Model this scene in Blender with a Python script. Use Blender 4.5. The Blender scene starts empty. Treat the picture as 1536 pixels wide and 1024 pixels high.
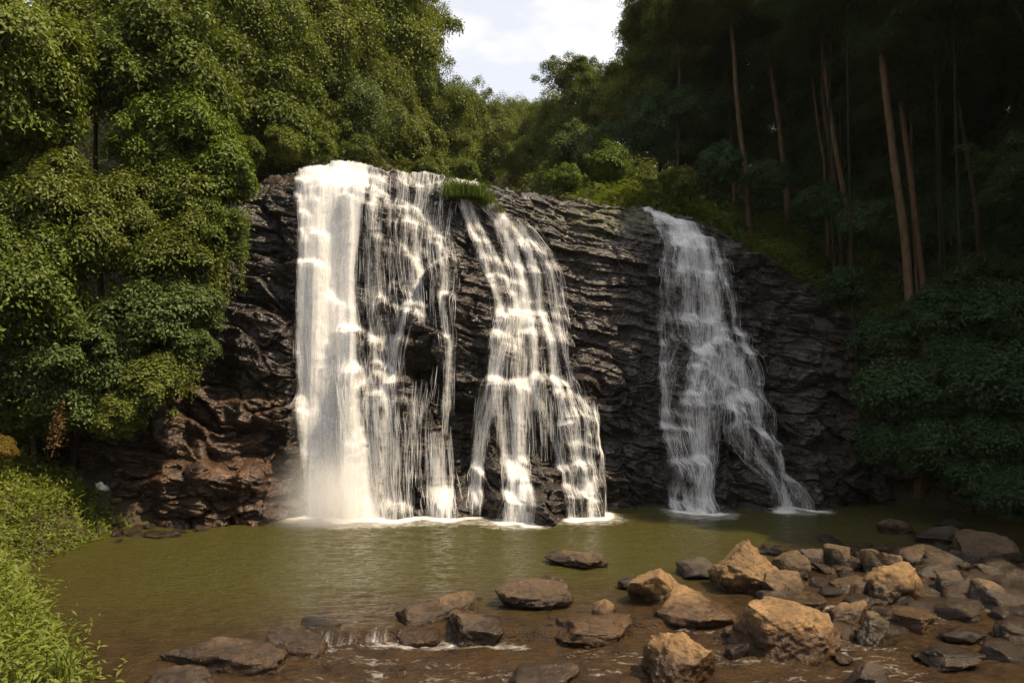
import bpy, math, random
import numpy as np

sc = bpy.context.scene
COL = sc.collection
# ------------------------------------------------------------------ camera
PITCH = math.atan(78 / 1024)
CAMZ = 5.0
cam = bpy.data.objects.new('camera', bpy.data.cameras.new('camera'))
COL.objects.link(cam)
cam.location = (0, 0, CAMZ)
cam.rotation_euler = (math.pi / 2 + PITCH, 0, 0)
cam.data.sensor_width = 36
cam.data.lens = 24
cam.data.clip_start = 0.1
cam.data.clip_end = 3000
sc.camera = cam
# ------------------------------------------------------------------ light
SUN_EL, SUN_AZ = math.radians(58), math.radians(113)      # azimuth clockwise from +Y
EXPOSURE = 0.7
sc.view_settings.view_transform = 'Standard'
sc.view_settings.look = 'None'
sc.view_settings.exposure = EXPOSURE
sc.view_settings.gamma = 1
sc.view_settings.use_curve_mapping = False
sc.cycles.transparent_max_bounces = 24
sc.cycles.max_bounces = 8
sc.cycles.sample_clamp_indirect = 1.2
sc.cycles.caustics_reflective = False
sc.cycles.caustics_refractive = False
sc.cycles.blur_glossy = 1.0
sc.cycles.use_denoising = True
sc.cycles.sample_clamp_direct = 5.0
sc.cycles.volume_bounces = 2
w = bpy.data.worlds.new('World')
sc.world = w
w.use_nodes = True
nt = w.node_tree
bg = nt.nodes['Background']
sky = nt.nodes.new('ShaderNodeTexSky')
sky.sky_type = 'NISHITA'
sky.sun_disc = False
sky.sun_elevation = SUN_EL
sky.sun_rotation = SUN_AZ
sky.dust_density = 2.0
sky.air_density = 1.0
tc = nt.nodes.new('ShaderNodeTexCoord')
mp = nt.nodes.new('ShaderNodeMapping')
mp.inputs['Scale'].default_value = (1, 1, 2.2)
mp.inputs['Location'].default_value = (0.35, 0.1, 0.0)
nz = nt.nodes.new('ShaderNodeTexNoise')
nz.inputs['Scale'].default_value = 3.2
nz.inputs['Detail'].default_value = 4
nz.inputs['Roughness'].default_value = 0.55
rp = nt.nodes.new('ShaderNodeValToRGB')
rp.color_ramp.elements[0].position = 0.47
rp.color_ramp.elements[1].position = 0.66
rp.color_ramp.elements[0].color = (.50, .50, .50, 1)
mx = nt.nodes.new('ShaderNodeMix')
mx.data_type = 'RGBA'
mx.inputs['B'].default_value = (6.8, 6.45, 6.0, 1)
nt.links.new(tc.outputs['Generated'], mp.inputs['Vector'])
nt.links.new(mp.outputs['Vector'], nz.inputs['Vector'])
nt.links.new(nz.outputs['Fac'], rp.inputs['Fac'])
nt.links.new(rp.outputs['Color'], mx.inputs['Factor'])
nt.links.new(sky.outputs['Color'], mx.inputs['A'])
nt.links.new(mx.outputs['Result'], bg.inputs['Color'])
bg.inputs['Strength'].default_value = 0.13
sun = bpy.data.objects.new('sun', bpy.data.lights.new('sun', 'SUN'))
COL.objects.link(sun)
sun.data.energy = 5.0
sun.data.angle = math.radians(0.6)
sun.data.color = (1.0, 0.80, 0.54)
sun.rotation_euler = (math.pi / 2 - SUN_EL, 0, math.pi - SUN_AZ)

# ------------------------------------------------------------------ helpers
def P(px, py, d):
    """point seen at photograph pixel (px, py), at distance d along +Y"""
    cx, cy = (px - 768) / 1024, (512 - py) / 1024
    dy = math.cos(PITCH) - cy * math.sin(PITCH)
    dz = math.sin(PITCH) + cy * math.cos(PITCH)
    k = d / dy
    return np.array([cx * k, d, CAMZ + dz * k])

def on_level(px, py, z=0.0):
    cx, cy = (px - 768) / 1024, (512 - py) / 1024
    dy = math.cos(PITCH) - cy * math.sin(PITCH)
    dz = math.sin(PITCH) + cy * math.cos(PITCH)
    k = (z - CAMZ) / dz
    return np.array([cx * k, dy * k, z])

def project(X, Y, Z):
    f = Y * math.cos(PITCH) + (Z - CAMZ) * math.sin(PITCH)
    u = -Y * math.sin(PITCH) + (Z - CAMZ) * math.cos(PITCH)
    return 768 + 1024 * X / f, 512 - 1024 * u / f

def _h(ix, iy, iz, seed):
    n = (ix.astype(np.int64) * 374761393 + iy.astype(np.int64) * 668265263 + iz.astype(np.int64) * 2147483647 + seed * 974634757) & 0xFFFFFFFF
    n = ((n ^ (n >> 13)) * 1274126177) & 0xFFFFFFFF
    n = ((n ^ (n >> 16)) * 2246822519) & 0xFFFFFFFF
    return ((n ^ (n >> 15)) & 0xFFFFFF) / float(0xFFFFFF)

def vn(x, y, z=None, seed=0):
    """value noise -1..1"""
    x = np.asarray(x, float); y = np.asarray(y, float)
    x, y = np.broadcast_arrays(x, y)
    if z is None:
        ix, iy = np.floor(x), np.floor(y)
        fx, fy = x - ix, y - iy
        fx = fx * fx * fx * (fx * (fx * 6 - 15) + 10); fy = fy * fy * fy * (fy * (fy * 6 - 15) + 10)
        o = np.zeros_like(ix)
        a = _h(ix, iy, o, seed); b = _h(ix + 1, iy, o, seed); c = _h(ix, iy + 1, o, seed); d = _h(ix + 1, iy + 1, o, seed)
        return ((a * (1 - fx) + b * fx) * (1 - fy) + (c * (1 - fx) + d * fx) * fy) * 2 - 1
    z = np.broadcast_to(np.asarray(z, float), x.shape)
    ix, iy, iz = np.floor(x), np.floor(y), np.floor(z)
    fx, fy, fz = x - ix, y - iy, z - iz
    fx = fx * fx * (3 - 2 * fx); fy = fy * fy * (3 - 2 * fy); fz = fz * fz * (3 - 2 * fz)
    r = 0
    for dx in (0, 1):
        for dy in (0, 1):
            for dz in (0, 1):
                r = r + _h(ix + dx, iy + dy, iz + dz, seed) * (fx if dx else 1 - fx) * (fy if dy else 1 - fy) * (fz if dz else 1 - fz)
    return r * 2 - 1

def fbm(x, y, z=None, oct=4, seed=0, gain=0.5):
    r, a = 0, 1
    for k in range(oct):
        r = r + a * vn(x * 2 ** k + 13.7 * k, y * 2 ** k - 7.1 * k, None if z is None else z * 2 ** k + 3.3 * k, seed + k)
        a *= gain
    return r

def sstep(a, b, x):
    t = np.clip((x - a) / (b - a), 0, 1)
    return t * t * (3 - 2 * t)

def mesh(name, V, F, m, parent=None, smooth=False, attrs=None, uv=None):
    V = np.ascontiguousarray(V, np.float32).reshape(-1, 3)
    F = np.ascontiguousarray(F, np.int32)
    me = bpy.data.meshes.new(name)
    me.vertices.add(len(V)); me.vertices.foreach_set('co', V.ravel())
    n, k = F.shape
    me.loops.add(n * k); me.loops.foreach_set('vertex_index', F.ravel())
    me.polygons.add(n); me.polygons.foreach_set('loop_start', np.arange(0, n * k, k, dtype=np.int32))
    me.polygons.foreach_set('loop_total', np.full(n, k, np.int32))
    if smooth:
        me.polygons.foreach_set('use_smooth', np.ones(n, bool))
    for an, av in (attrs or {}).items():
        at = me.attributes.new(an, 'FLOAT', 'POINT')
        at.data.foreach_set('value', np.ascontiguousarray(av, np.float32).ravel())
    if uv is not None:
        ul = me.uv_layers.new(name='uv')
        ul.data.foreach_set('uv', np.ascontiguousarray(np.asarray(uv, np.float32)[F.ravel()]).ravel())
    me.update(calc_edges=True)
    me.materials.append(m)
    o = bpy.data.objects.new(name, me)
    COL.objects.link(o)
    if parent is not None:
        o.parent = parent
    return o

def gridfaces(nu, nv, wrap=False):
    """vertex index = i*nv + j"""
    i, j = np.meshgrid(np.arange(nu if wrap else nu - 1), np.arange(nv - 1), indexing='ij')
    i2 = (i + 1) % nu
    return np.stack([i * nv + j, i2 * nv + j, i2 * nv + j + 1, i * nv + j + 1], -1).reshape(-1, 4)

def tag(o, label=None, cat=None, group=None, kind=None):
    if label: o['label'] = label
    if cat: o['category'] = cat
    if group: o['group'] = group
    if kind: o['kind'] = kind
    return o

def empty(name, loc, label, cat, group=None):
    o = bpy.data.objects.new(name, None)
    COL.objects.link(o)
    o.location = [float(v) for v in loc]
    o.empty_display_size = 0.3
    return tag(o, label, cat, group)

# ------------------------------------------------------------------ materials
def mat(name):
    m = bpy.data.materials.new(name); m.use_nodes = True
    t = m.node_tree
    b = t.nodes['Principled BSDF']
    return m, t, b

def nnode(t, kind, **kw):
    n = t.nodes.new(kind)
    for k, v in kw.items():
        n.inputs[k].default_value = v
    return n

def noise(t, vec, scale, detail=4, rough=0.55, dist=0.0):
    n = nnode(t, 'ShaderNodeTexNoise', Scale=scale, Detail=detail, Roughness=rough, Distortion=dist)
    t.links.new(vec, n.inputs['Vector'])
    return n.outputs['Fac']

def ramp(t, fac, stops):
    r = t.nodes.new('ShaderNodeValToRGB')
    cr = r.color_ramp
    while len(cr.elements) < len(stops): cr.elements.new(0.5)
    for e, (p, c) in zip(cr.elements, stops):
        e.position = p
        e.color = (c, c, c, 1) if not isinstance(c, tuple) else (*c, 1)
    t.links.new(fac, r.inputs['Fac'])
    return r.outputs['Color']

def mixc(t, fac, a, b):
    n = t.nodes.new('ShaderNodeMix'); n.data_type = 'RGBA'
    for k, v in (('Factor', fac), ('A', a), ('B', b)):
        if isinstance(v, tuple): n.inputs[k].default_value = (*v, 1)
        elif isinstance(v, (int, float)): n.inputs[k].default_value = v
        else: t.links.new(v, n.inputs[k])
    return n.outputs['Result']

def math_(t, op, a, b=None, clamp=False):
    n = t.nodes.new('ShaderNodeMath'); n.operation = op; n.use_clamp = clamp
    for i, v in enumerate((a, b)):
        if v is None: continue
        if isinstance(v, (int, float)): n.inputs[i].default_value = v
        else: t.links.new(v, n.inputs[i])
    return n.outputs[0]

def attr(t, name):
    n = t.nodes.new('ShaderNodeAttribute'); n.attribute_name = name
    return n.outputs['Fac']

def scaled(t, vec, s):
    n = t.nodes.new('ShaderNodeMapping'); n.inputs['Scale'].default_value = s
    t.links.new(vec, n.inputs['Vector'])
    return n.outputs['Vector']

def bump(t, b, h, strength, dist, prev=None):
    n = nnode(t, 'ShaderNodeBump', Strength=strength, Distance=dist)
    t.links.new(h, n.inputs['Height'])
    if prev is not None: t.links.new(prev, n.inputs['Normal'])
    if b is not None: t.links.new(n.outputs['Normal'], b.inputs['Normal'])
    return n.outputs['Normal']

def leaf_mat(name, dark, light, transl=0.24, rough=0.55, treevar=0.35):
    m, t, b = mat(name)
    g = t.nodes.new('ShaderNodeNewGeometry')
    oi = t.nodes.new('ShaderNodeObjectInfo')
    f = math_(t, 'ADD', math_(t, 'MULTIPLY', g.outputs['Random Per Island'], 1 - treevar), math_(t, 'MULTIPLY', oi.outputs['Random'], treevar))
    c = mixc(t, f, dark, light)
    t.links.new(c, b.inputs['Base Color'])
    b.inputs['Roughness'].default_value = rough
    b.inputs['Specular IOR Level'].default_value = 0.22
    tr = t.nodes.new('ShaderNodeBsdfTranslucent')
    hs = t.nodes.new('ShaderNodeHueSaturation'); hs.inputs['Value'].default_value = 1.35; hs.inputs['Saturation'].default_value = 1.1
    hs.inputs['Hue'].default_value = 0.485
    t.links.new(c, hs.inputs['Color']); t.links.new(hs.outputs['Color'], tr.inputs['Color'])
    ms = t.nodes.new('ShaderNodeMixShader'); ms.inputs['Fac'].default_value = transl
    t.links.new(b.outputs[0], ms.inputs[1]); t.links.new(tr.outputs[0], ms.inputs[2])
    t.links.new(ms.outputs[0], t.nodes['Material Output'].inputs['Surface'])
    return m

M = {}
M['leaf_warm'] = leaf_mat('warm_green_leaf', (0.044, 0.068, 0.010), (0.148, 0.184, 0.025))
M['leaf_mid'] = leaf_mat('mid_green_leaf', (0.042, 0.064, 0.010), (0.142, 0.168, 0.025))
M['leaf_cool'] = leaf_mat('cool_green_leaf', (0.034, 0.062, 0.016), (0.105, 0.140, 0.034))
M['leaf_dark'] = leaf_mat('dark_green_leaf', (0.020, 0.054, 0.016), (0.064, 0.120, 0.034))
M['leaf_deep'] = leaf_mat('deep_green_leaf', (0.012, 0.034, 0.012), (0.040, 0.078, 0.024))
M['leaf_bright'] = leaf_mat('bright_green_leaf', (0.055, 0.100, 0.010), (0.120, 0.165, 0.020))
M['leaf_ochre'] = leaf_mat('ochre_leaf', (0.10, 0.08, 0.012), (0.18, 0.12, 0.02))
M['herb'] = leaf_mat('herb_leaf', (0.070, 0.100, 0.012), (0.155, 0.185, 0.030), 0.3)
M['grass'] = leaf_mat('grass_blade', (0.065, 0.105, 0.012), (0.150, 0.190, 0.026), 0.4)
M['dry'] = leaf_mat('dry_leaf', (0.07, 0.04, 0.012), (0.16, 0.10, 0.03), 0.3)

def bark_mat(name, c1, c2):
    m, t, b = mat(name)
    co = t.nodes.new('ShaderNodeTexCoord').outputs['Object']
    v = scaled(t, co, (7, 7, 1.6))
    n = noise(t, v, 1.0, 9, 0.72, 0.5)
    t.links.new(ramp(t, n, [(0.3, c1), (0.68, c2)]), b.inputs['Base Color'])
    b.inputs['Roughness'].default_value = 0.9
    b.inputs['Specular IOR Level'].default_value = 0.1
    bump(t, b, n, 1.0, 0.08)
    return m
M['bark'] = bark_mat('pale_bark', (0.035, 0.024, 0.014), (0.150, 0.098, 0.056))
M['bark_shade'] = bark_mat('shade_darkened_bark', (0.008, 0.009, 0.005), (0.022, 0.022, 0.012))  # forest shade put into the bark colour so these trunks blend into the dark
M['bark_dark'] = bark_mat('dark_bark', (0.02, 0.015, 0.010), (0.07, 0.05, 0.032))

def rock_mat(name, c1, c2, wetz=None):
    m, t, b = mat(name)
    tcn = t.nodes.new('ShaderNodeTexCoord'); co = tcn.outputs['Object']
    n1 = noise(t, co, 1.6, 6, 0.62, 0.4)
    n2 = noise(t, co, 9, 8, 0.7)
    oi = t.nodes.new('ShaderNodeObjectInfo')
    base = mixc(t, ramp(t, n1, [(0.32, 0.0), (0.68, 1.0)]), c1, c2)
    spk = mixc(t, ramp(t, n2, [(0.38, 0.75), (0.54, 0.0)]), base, tuple(0.35 * v for v in c1))
    hs = t.nodes.new('ShaderNodeHueSaturation')
    t.links.new(spk, hs.inputs['Color'])
    t.links.new(math_(t, 'ADD', math_(t, 'MULTIPLY', oi.outputs['Random'], 0.5), 0.75), hs.inputs['Value'])
    col = hs.outputs['Color']
    gp = t.nodes.new('ShaderNodeNewGeometry').outputs['Position']
    sx = t.nodes.new('ShaderNodeSeparateXYZ'); t.links.new(gp, sx.inputs[0])
    z = math_(t, 'ADD', sx.outputs['Z'], math_(t, 'MULTIPLY', noise(t, gp, 2.5, 4), -0.35))
    wet = ramp(t, z, [(0.02, 1.0), (0.20, 0.0)])
    dk = mixc(t, wet, (1, 1, 1), (0.30, 0.27, 0.24))
    mu = t.nodes.new('ShaderNodeMix'); mu.data_type = 'RGBA'; mu.blend_type = 'MULTIPLY'
    mu.inputs['Factor'].default_value = 1
    t.links.new(col, mu.inputs['A']); t.links.new(dk, mu.inputs['B'])
    t.links.new(mu.outputs['Result'], b.inputs['Base Color'])
    t.links.new(mixc(t, wet, (0.8, 0.8, 0.8), (0.22, 0.22, 0.22)), b.inputs['Roughness'])
    p = bump(t, None, n1, 0.5, 0.25)
    p = bump(t, None, n2, 0.75, 0.09, p)
    bump(t, b, noise(t, co, 38, 6, 0.7), 0.6, 0.02, p)
    return m
M['rock_tan'] = rock_mat('tan_boulder_rock', (0.115, 0.066, 0.025), (0.250, 0.148, 0.060))
M['rock_brown'] = rock_mat('brown_boulder_rock', (0.055, 0.034, 0.015), (0.145, 0.090, 0.040))
M['rock_wet'] = rock_mat('dark_wet_rock', (0.026, 0.018, 0.012), (0.085, 0.056, 0.034))

# cliff rock: dark, wet and shiny, with rusty and mossy stains
m, t, b = mat('cliff_rock'); M['cliff'] = m
co = t.nodes.new('ShaderNodeTexCoord').outputs['Object']
n1 = noise(t, co, 0.5, 6, 0.6, 0.5)
n2 = noise(t, scaled(t, co, (2.0, 2.0, 6.5)), 1.0, 8, 0.68, 0.6)
n3 = noise(t, co, 13, 8, 0.7)
base = mixc(t, ramp(t, n1, [(0.35, 0.0), (0.7, 1.0)]), (0.009, 0.0075, 0.0065), (0.030, 0.022, 0.017))
base = mixc(t, ramp(t, n2, [(0.42, 0.0), (0.75, 0.65)]), base, (0.062, 0.046, 0.035))
rustn = math_(t, 'MULTIPLY', attr(t, 'rust'), ramp(t, noise(t, co, 1.3, 6, 0.65), [(0.36, 0.0), (0.60, 1.0)]))
base = mixc(t, rustn, base, (0.085, 0.042, 0.018))
mossn = math_(t, 'MULTIPLY', attr(t, 'moss'), ramp(t, noise(t, co, 2.6, 7, 0.7), [(0.40, 0.0), (0.56, 1.0)]))
base = mixc(t, mossn, base, (0.075, 0.085, 0.016))
t.links.new(base, b.inputs['Base Color'])
t.links.new(ramp(t, n3, [(0.3, 0.16), (0.7, 0.40)]), b.inputs['Roughness'])
b.inputs['Specular IOR Level'].default_value = 0.8
vo = t.nodes.new('ShaderNodeTexVoronoi'); vo.distance = 'CHEBYCHEV'; vo.inputs['Scale'].default_value = 1.0; vo.inputs['Detail'].default_value = 2.0
wn = t.nodes.new('ShaderNodeVectorMath'); wn.operation = 'MULTIPLY_ADD'; wn.inputs[1].default_value = (.5, .5, .5)
nc = nnode(t, 'ShaderNodeTexNoise', Scale=1.2, Detail=3); t.links.new(co, nc.inputs['Vector'])
t.links.new(nc.outputs['Color'], wn.inputs[0]); t.links.new(co, wn.inputs[2])
t.links.new(scaled(t, wn.outputs[0], (1.7, 1.7, 4.0)), vo.inputs['Vector'])
p = bump(t, None, vo.outputs['Distance'], 0.8, 0.18)
p = bump(t, None, n2, 0.8, 0.14, p)
p = bump(t, None, n3, 0.6, 0.06, p)
bump(t, b, noise(t, co, 42, 5, 0.7), 0.5, 0.02, p)

# soil
m, t, b = mat('soil'); M['soil'] = m
co = t.nodes.new('ShaderNodeTexCoord').outputs['Object']
n1 = noise(t, co, 0.9, 8, 0.65)
t.links.new(ramp(t, n1, [(0.3, (0.018, 0.014, 0.008)), (0.55, (0.05, 0.036, 0.018)), (0.75, (0.035, 0.045, 0.012))]), b.inputs['Base Color'])
b.inputs['Roughness'].default_value = 0.95
bump(t, b, noise(t, co, 5, 8, 0.7), 0.8, 0.15)

# pool water: murky olive, brown over the shallows, white where it churns
m, t, b = mat('pool_water'); M['water'] = m
co = t.nodes.new('ShaderNodeTexCoord').outputs['Object']
sh = math_(t, 'ADD', attr(t, 'shallow'), math_(t, 'MULTIPLY', math_(t, 'SUBTRACT', noise(t, co, 0.35, 5), 0.5), 0.5), True)
base = mixc(t, sh, (0.048, 0.044, 0.010), (0.042, 0.024, 0.009))
bedn = math_(t, 'MULTIPLY', attr(t, 'shallow'), ramp(t, noise(t, co, 1.7, 6, 0.65), [(0.42, 0.0), (0.62, 0.75)]))
base = mixc(t, bedn, base, (0.017, 0.010, 0.005))
fo = attr(t, 'foam')
fn = noise(t, scaled(t, co, (1.0, 2.2, 1.0)), 2.6, 9, 0.72, 1.2)
foam = ramp(t, math_(t, 'ADD', math_(t, 'MULTIPLY', fo, 0.62), math_(t, 'MULTIPLY', fn, 0.62)), [(0.60, 0.0), (0.72, .35), (0.95, 1.0)])
t.links.new(mixc(t, foam, base, (0.82, 0.80, 0.76)), b.inputs['Base Color'])
t.links.new(mixc(t, foam, (0.04,) * 3, (0.6,) * 3), b.inputs['Roughness'])
b.inputs['IOR'].default_value = 1.33
w1 = noise(t, scaled(t, co, (0.8, 1.5, 1)), 1.5, 5, 0.6, 0.3)
w2 = noise(t, scaled(t, co, (0.8, 1.7, 1)), 5.0, 4, 0.6, 0.4)
w3 = noise(t, scaled(t, co, (1, 1.4, 1)), 17.0, 3, 0.6, 0.2)
p = bump(t, None, w1, 0.6, 0.22)
p = bump(t, None, w2, 0.75, 0.14, p)
bump(t, b, w3, 0.8, 0.05, p)

def water_mat(name, veil):
    m, t, b = mat(name)
    b.inputs['Base Color'].default_value = (0.88, 0.885, 0.89, 1)
    b.inputs['Roughness'].default_value = 0.45
    b.inputs['Specular IOR Level'].default_value = 0.3
    tr = t.nodes.new('ShaderNodeBsdfTranslucent'); tr.inputs['Color'].default_value = (0.88, 0.885, 0.89, 1)
    ms = t.nodes.new('ShaderNodeMixShader'); ms.inputs['Fac'].default_value = 0.4
    t.links.new(b.outputs[0], ms.inputs[1]); t.links.new(tr.outputs[0], ms.inputs[2])
    out = ms.outputs[0]
    if veil:
        uv = t.nodes.new('ShaderNodeUVMap').outputs['UV']
        a1 = noise(t, scaled(t, uv, (3.2, 0.55, 1)), 1.0, 5, 0.6, 0.35)
        a2 = noise(t, scaled(t, uv, (17, 1.5, 1)), 1.0, 4, 0.65, 0.2)
        a3 = noise(t, scaled(t, uv, (34, 9, 1)), 1.0, 3, 0.6)
        a = math_(t, 'ADD', math_(t, 'MULTIPLY', a1, 0.35), math_(t, 'ADD', math_(t, 'MULTIPLY', a2, 0.45), math_(t, 'MULTIPLY', a3, 0.20)))
        dn = attr(t, 'dens')
        q = math_(t, 'ADD', math_(t, 'MULTIPLY', math_(t, 'SUBTRACT', a, 0.5), 3.4), math_(t, 'SUBTRACT', math_(t, 'MULTIPLY', dn, 1.45), 0.36))
        al = math_(t, 'MULTIPLY', ramp(t, q, [(0.0, 0.0), (0.35, 0.22), (0.75, 0.8), (1.0, 0.95)]), ramp(t, dn, [(0.02, 0.0), (0.3, 1.0)]))
        tp = t.nodes.new('ShaderNodeBsdfTransparent')
        m2 = t.nodes.new('ShaderNodeMixShader')
        t.links.new(al, m2.inputs['Fac']); t.links.new(tp.outputs[0], m2.inputs[1]); t.links.new(out, m2.inputs[2])
        out = m2.outputs[0]
    t.links.new(out, t.nodes['Material Output'].inputs['Surface'])
    return m
M['veil'] = water_mat('falling_water_veil', True)
M['strand'] = water_mat('falling_water_strand', False)

# ------------------------------------------------------------------ ground sheet
DP = np.array([0, 1, 3, 6, 12, 25, 60, 300.])
SHORE = [  # pool outline (x, y) and the ground height at the distances DP behind it
    (-4.2, -20, [-.5, .5, 1.0, 1.6, 4, 10, 24, 60]),
    (-5.2, 3, [-.5, .6, 1.0, 1.6, 4, 10, 24, 60]),
    (-6.0, 9, [-.5, .6, 1.1, 1.7, 4, 11, 26, 60]),
    (-7.6, 12.5, [-.5, .7, 1.2, 1.9, 5, 12, 28, 60]),
    (-10.6, 16, [-.5, .8, 1.4, 2.3, 6, 14, 30, 60]),
    (-13.2, 18.6, [-.5, 1.0, 2.1, 2.8, 7, 16, 32, 60]),
    (-14.0, 20.5, [-.5, 1.2, 2.3, 2.9, 8, 19, 34, 60]),
    (-14.2, 23.2, [-.5, 1.2, 2.2, 3.2, 12, 23, 36, 60]),
    (-14.5, 25.2, [-.5, .9, 2.0, 5.0, 14, 24, 38, 60]),
    (-12.6, 26.4, [-.5, .6, 4.0, 11, 17, 26, 40, 60]),
    (-11, 27.9, [-.6, .0, 5, 14.2, 19, 29, 44, 62]),
    (-8.5, 28.4, [-.6, .0, 5, 14.2, 18, 29, 44, 62]),
    (-4, 28.7, [-.6, .0, 5, 14.2, 15.6, 19, 32, 60]),
    (2, 29.2, [-.6, .0, 4, 14.0, 15.4, 19, 30, 60]),
    (5.2, 29.8, [-.6, .0, 4, 14.3, 15.9, 20, 31, 60]),
    (8, 30.3, [-.6, .0, 4, 15.3, 17.2, 21, 33, 60]),
    (11, 31, [-.6, .0, 4, 14.9, 17.6, 22, 36, 62]),
    (14, 31.2, [-.6, .0, 4.5, 12.2, 16, 23, 38, 64]),
    (17, 30.4, [-.4, 1.6, 5.0, 8.5, 14, 23, 40, 64]),
    (19.5, 28, [-.4, 1.4, 3.6, 6.5, 12, 22, 40, 64]),
    (20, 24, [-.4, .8, 2.0, 4.5, 10, 20, 40, 64]),
    (18.5, 18, [-.4, .6, 1.4, 3.0, 7, 16, 36, 64]),
    (16.5, 12, [-.4, .5, 1.2, 2.4, 6, 14, 34, 64]),
    (14, 3, [-.4, .5, 1.2, 2.4, 6, 14, 34, 64]),
    (12, -20, [-.4, .5, 1.2, 2.4, 6, 14, 34, 64]),
]
SH = np.array([(a, b_) for a, b_, _ in SHORE]); SP = np.array([c for _, _, c in SHORE], float)
SH[:, 1] += 1.1 * sstep(24.5, 27, SH[:, 1])

def ground(X, Y):
    X = np.asarray(X, float); Y = np.asarray(Y, float)
    best = np.full(X.shape, 1e9); prof = np.zeros(X.shape + (len(DP),)); inside = np.zeros(X.shape, bool)
    n = len(SH)
    for k in range(n):
        a, c = SH[k], SH[(k + 1) % n]
        cr = ((a[1] > Y) != (c[1] > Y)) & (X < (c[0] - a[0]) * (Y - a[1]) / (c[1] - a[1] + 1e-12) + a[0])
        inside ^= cr
        if k == n - 1: break
        e = c - a
        tt = np.clip(((X - a[0]) * e[0] + (Y - a[1]) * e[1]) / (e @ e), 0, 1)
        d = np.hypot(X - a[0] - tt * e[0], Y - a[1] - tt * e[1])
        up = d < best
        best = np.where(up, d, best)
        pr = SP[k][None] * (1 - tt[..., None]) + SP[k + 1][None] * tt[..., None]
        prof = np.where(up[..., None], pr, prof)
    out = ~inside
    z = np.zeros(X.shape)
    for q in range(len(DP) - 1):
        f = (best - DP[q]) / (DP[q + 1] - DP[q])
        s = (f >= 0) & (f <= 1) if q < len(DP) - 2 else f >= 0
        f = np.minimum(f, 1)
        z = np.where(s, prof[..., q] * (1 - f) + prof[..., q + 1] * f, z)
    z = np.where(out, z + np.minimum(best, 3) / 3 * (0.5 * fbm(X * .22, Y * .22, seed=5)), -0.5 - np.minimum(best, 3) * 0.35)
    return z, np.where(out, best, -best)

def gz(x, y):
    z, _ = ground(np.array([x]), np.array([y]))
    return float(z[0])

def axis(parts):
    return np.unique(np.concatenate([np.linspace(a, c, n) for a, c, n in parts]))
gx = axis([(-400, -60, 16), (-60, -26, 40), (-26, 30, 170), (30, 70, 40), (70, 400, 16)])
gy = axis([(-60, -4, 15), (-4, 45, 150), (45, 110, 60), (110, 500, 20)])
GX, GY = np.meshgrid(gx, gy, indexing='ij')
GZ, _ = ground(GX, GY)
for _k in range(2):
    Q = GZ.copy()
    Q[1:-1, 1:-1] = (GZ[1:-1, 1:-1] * 2 + GZ[2:, 1:-1] + GZ[:-2, 1:-1] + GZ[1:-1, 2:] + GZ[1:-1, :-2]) / 6
    GZ = Q
gr = mesh('ground', np.stack([GX, GY, GZ], -1), gridfaces(len(gx), len(gy)), M['soil'], smooth=True)
tag(gr, 'soil ground of the valley, its banks and its wooded slopes', kind='structure')

# ------------------------------------------------------------------ cliff
CB = np.array([(-21, 23.5, 3.4, 1.5), (-18, 25, 4.5, 1.6), (-15.6, 26, 8, 2.2), (-13, 27, 12.5, 2.6), (-11, 27.9, 15.0, 2.2), (-8.5, 28.4, 15.45, 1.5),
               (-5, 28.6, 15.45, 2.2), (-2, 28.8, 15.35, 3.4), (2, 29.2, 15.3, 4.4), (6, 29.9, 15.1, 4.6), (9, 30.5, 14.8, 4.2), (12, 31, 13.8, 3.4),
               (14.5, 31.2, 11.2, 3), (17, 30.2, 7.5, 3), (19.5, 28.2, 4.5, 3), (22, 25, 3, 2)])
CB[:, 1] += 1.1; CB[:, 2] += .35 * sstep(8, 12, CB[:, 2])
NU, NVF, NVB = 820, 470, 60
sl = np.concatenate([[0], np.cumsum(np.hypot(*np.diff(CB[:, :2], axis=0).T))])
su = np.linspace(0, sl[-1], NU)
C4 = np.stack([np.interp(su, sl, CB[:, k]) for k in range(4)], -1)
ker = np.hanning(61); ker /= ker.sum()
C4 = np.stack([np.convolve(np.pad(C4[:, k], 30, mode='reflect', reflect_type='odd'), ker, 'valid') for k in range(4)], -1)
tx = np.gradient(C4[:, 0]); ty = np.gradient(C4[:, 1]); tl = np.hypot(tx, ty)
nxu, nyu = ty / tl, -tx / tl                        # outward, towards the pool
vv = np.concatenate([np.linspace(0, 1, NVF), 1 + np.linspace(0, 1, NVB + 1)[1:] ** 1.3])
NV = len(vv)
Vv = np.broadcast_to(vv[None], (NU, NV)); H = C4[:, 2:3]; S = C4[:, 3:4]
front = np.minimum(Vv, 1)
Zc = -0.9 + front * (H + 0.9) + np.maximum(Vv - 1, 0) * 0.8
Sb = S * (0.55 * front ** 1.2 + 0.45 * front ** 3.2) + 0.9 * sstep(0.93, 1.0, front) * front + np.maximum(Vv - 1, 0) * 9.0
Xc = C4[:, 0:1] - nxu[:, None] * Sb; Yc = C4[:, 1:2] - nyu[:, None] * Sb
PX, PY = project(Xc, Yc, Zc)
A = np.broadcast_to(su[:, None], Zc.shape)          # metres along the wall
face = 1 - sstep(1.0, 1.10, Vv)                     # relief dies out behind the lip
slab = sstep(640, 760, PX) * (1 - sstep(1000, 1120, PX)) * (1 - sstep(500, 620, PY))
warp = 0.55 * fbm(A * .14, Zc * .20, oct=3, seed=3) + .10 * vn(A * 1.1, Zc * .6, seed=4)
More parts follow.
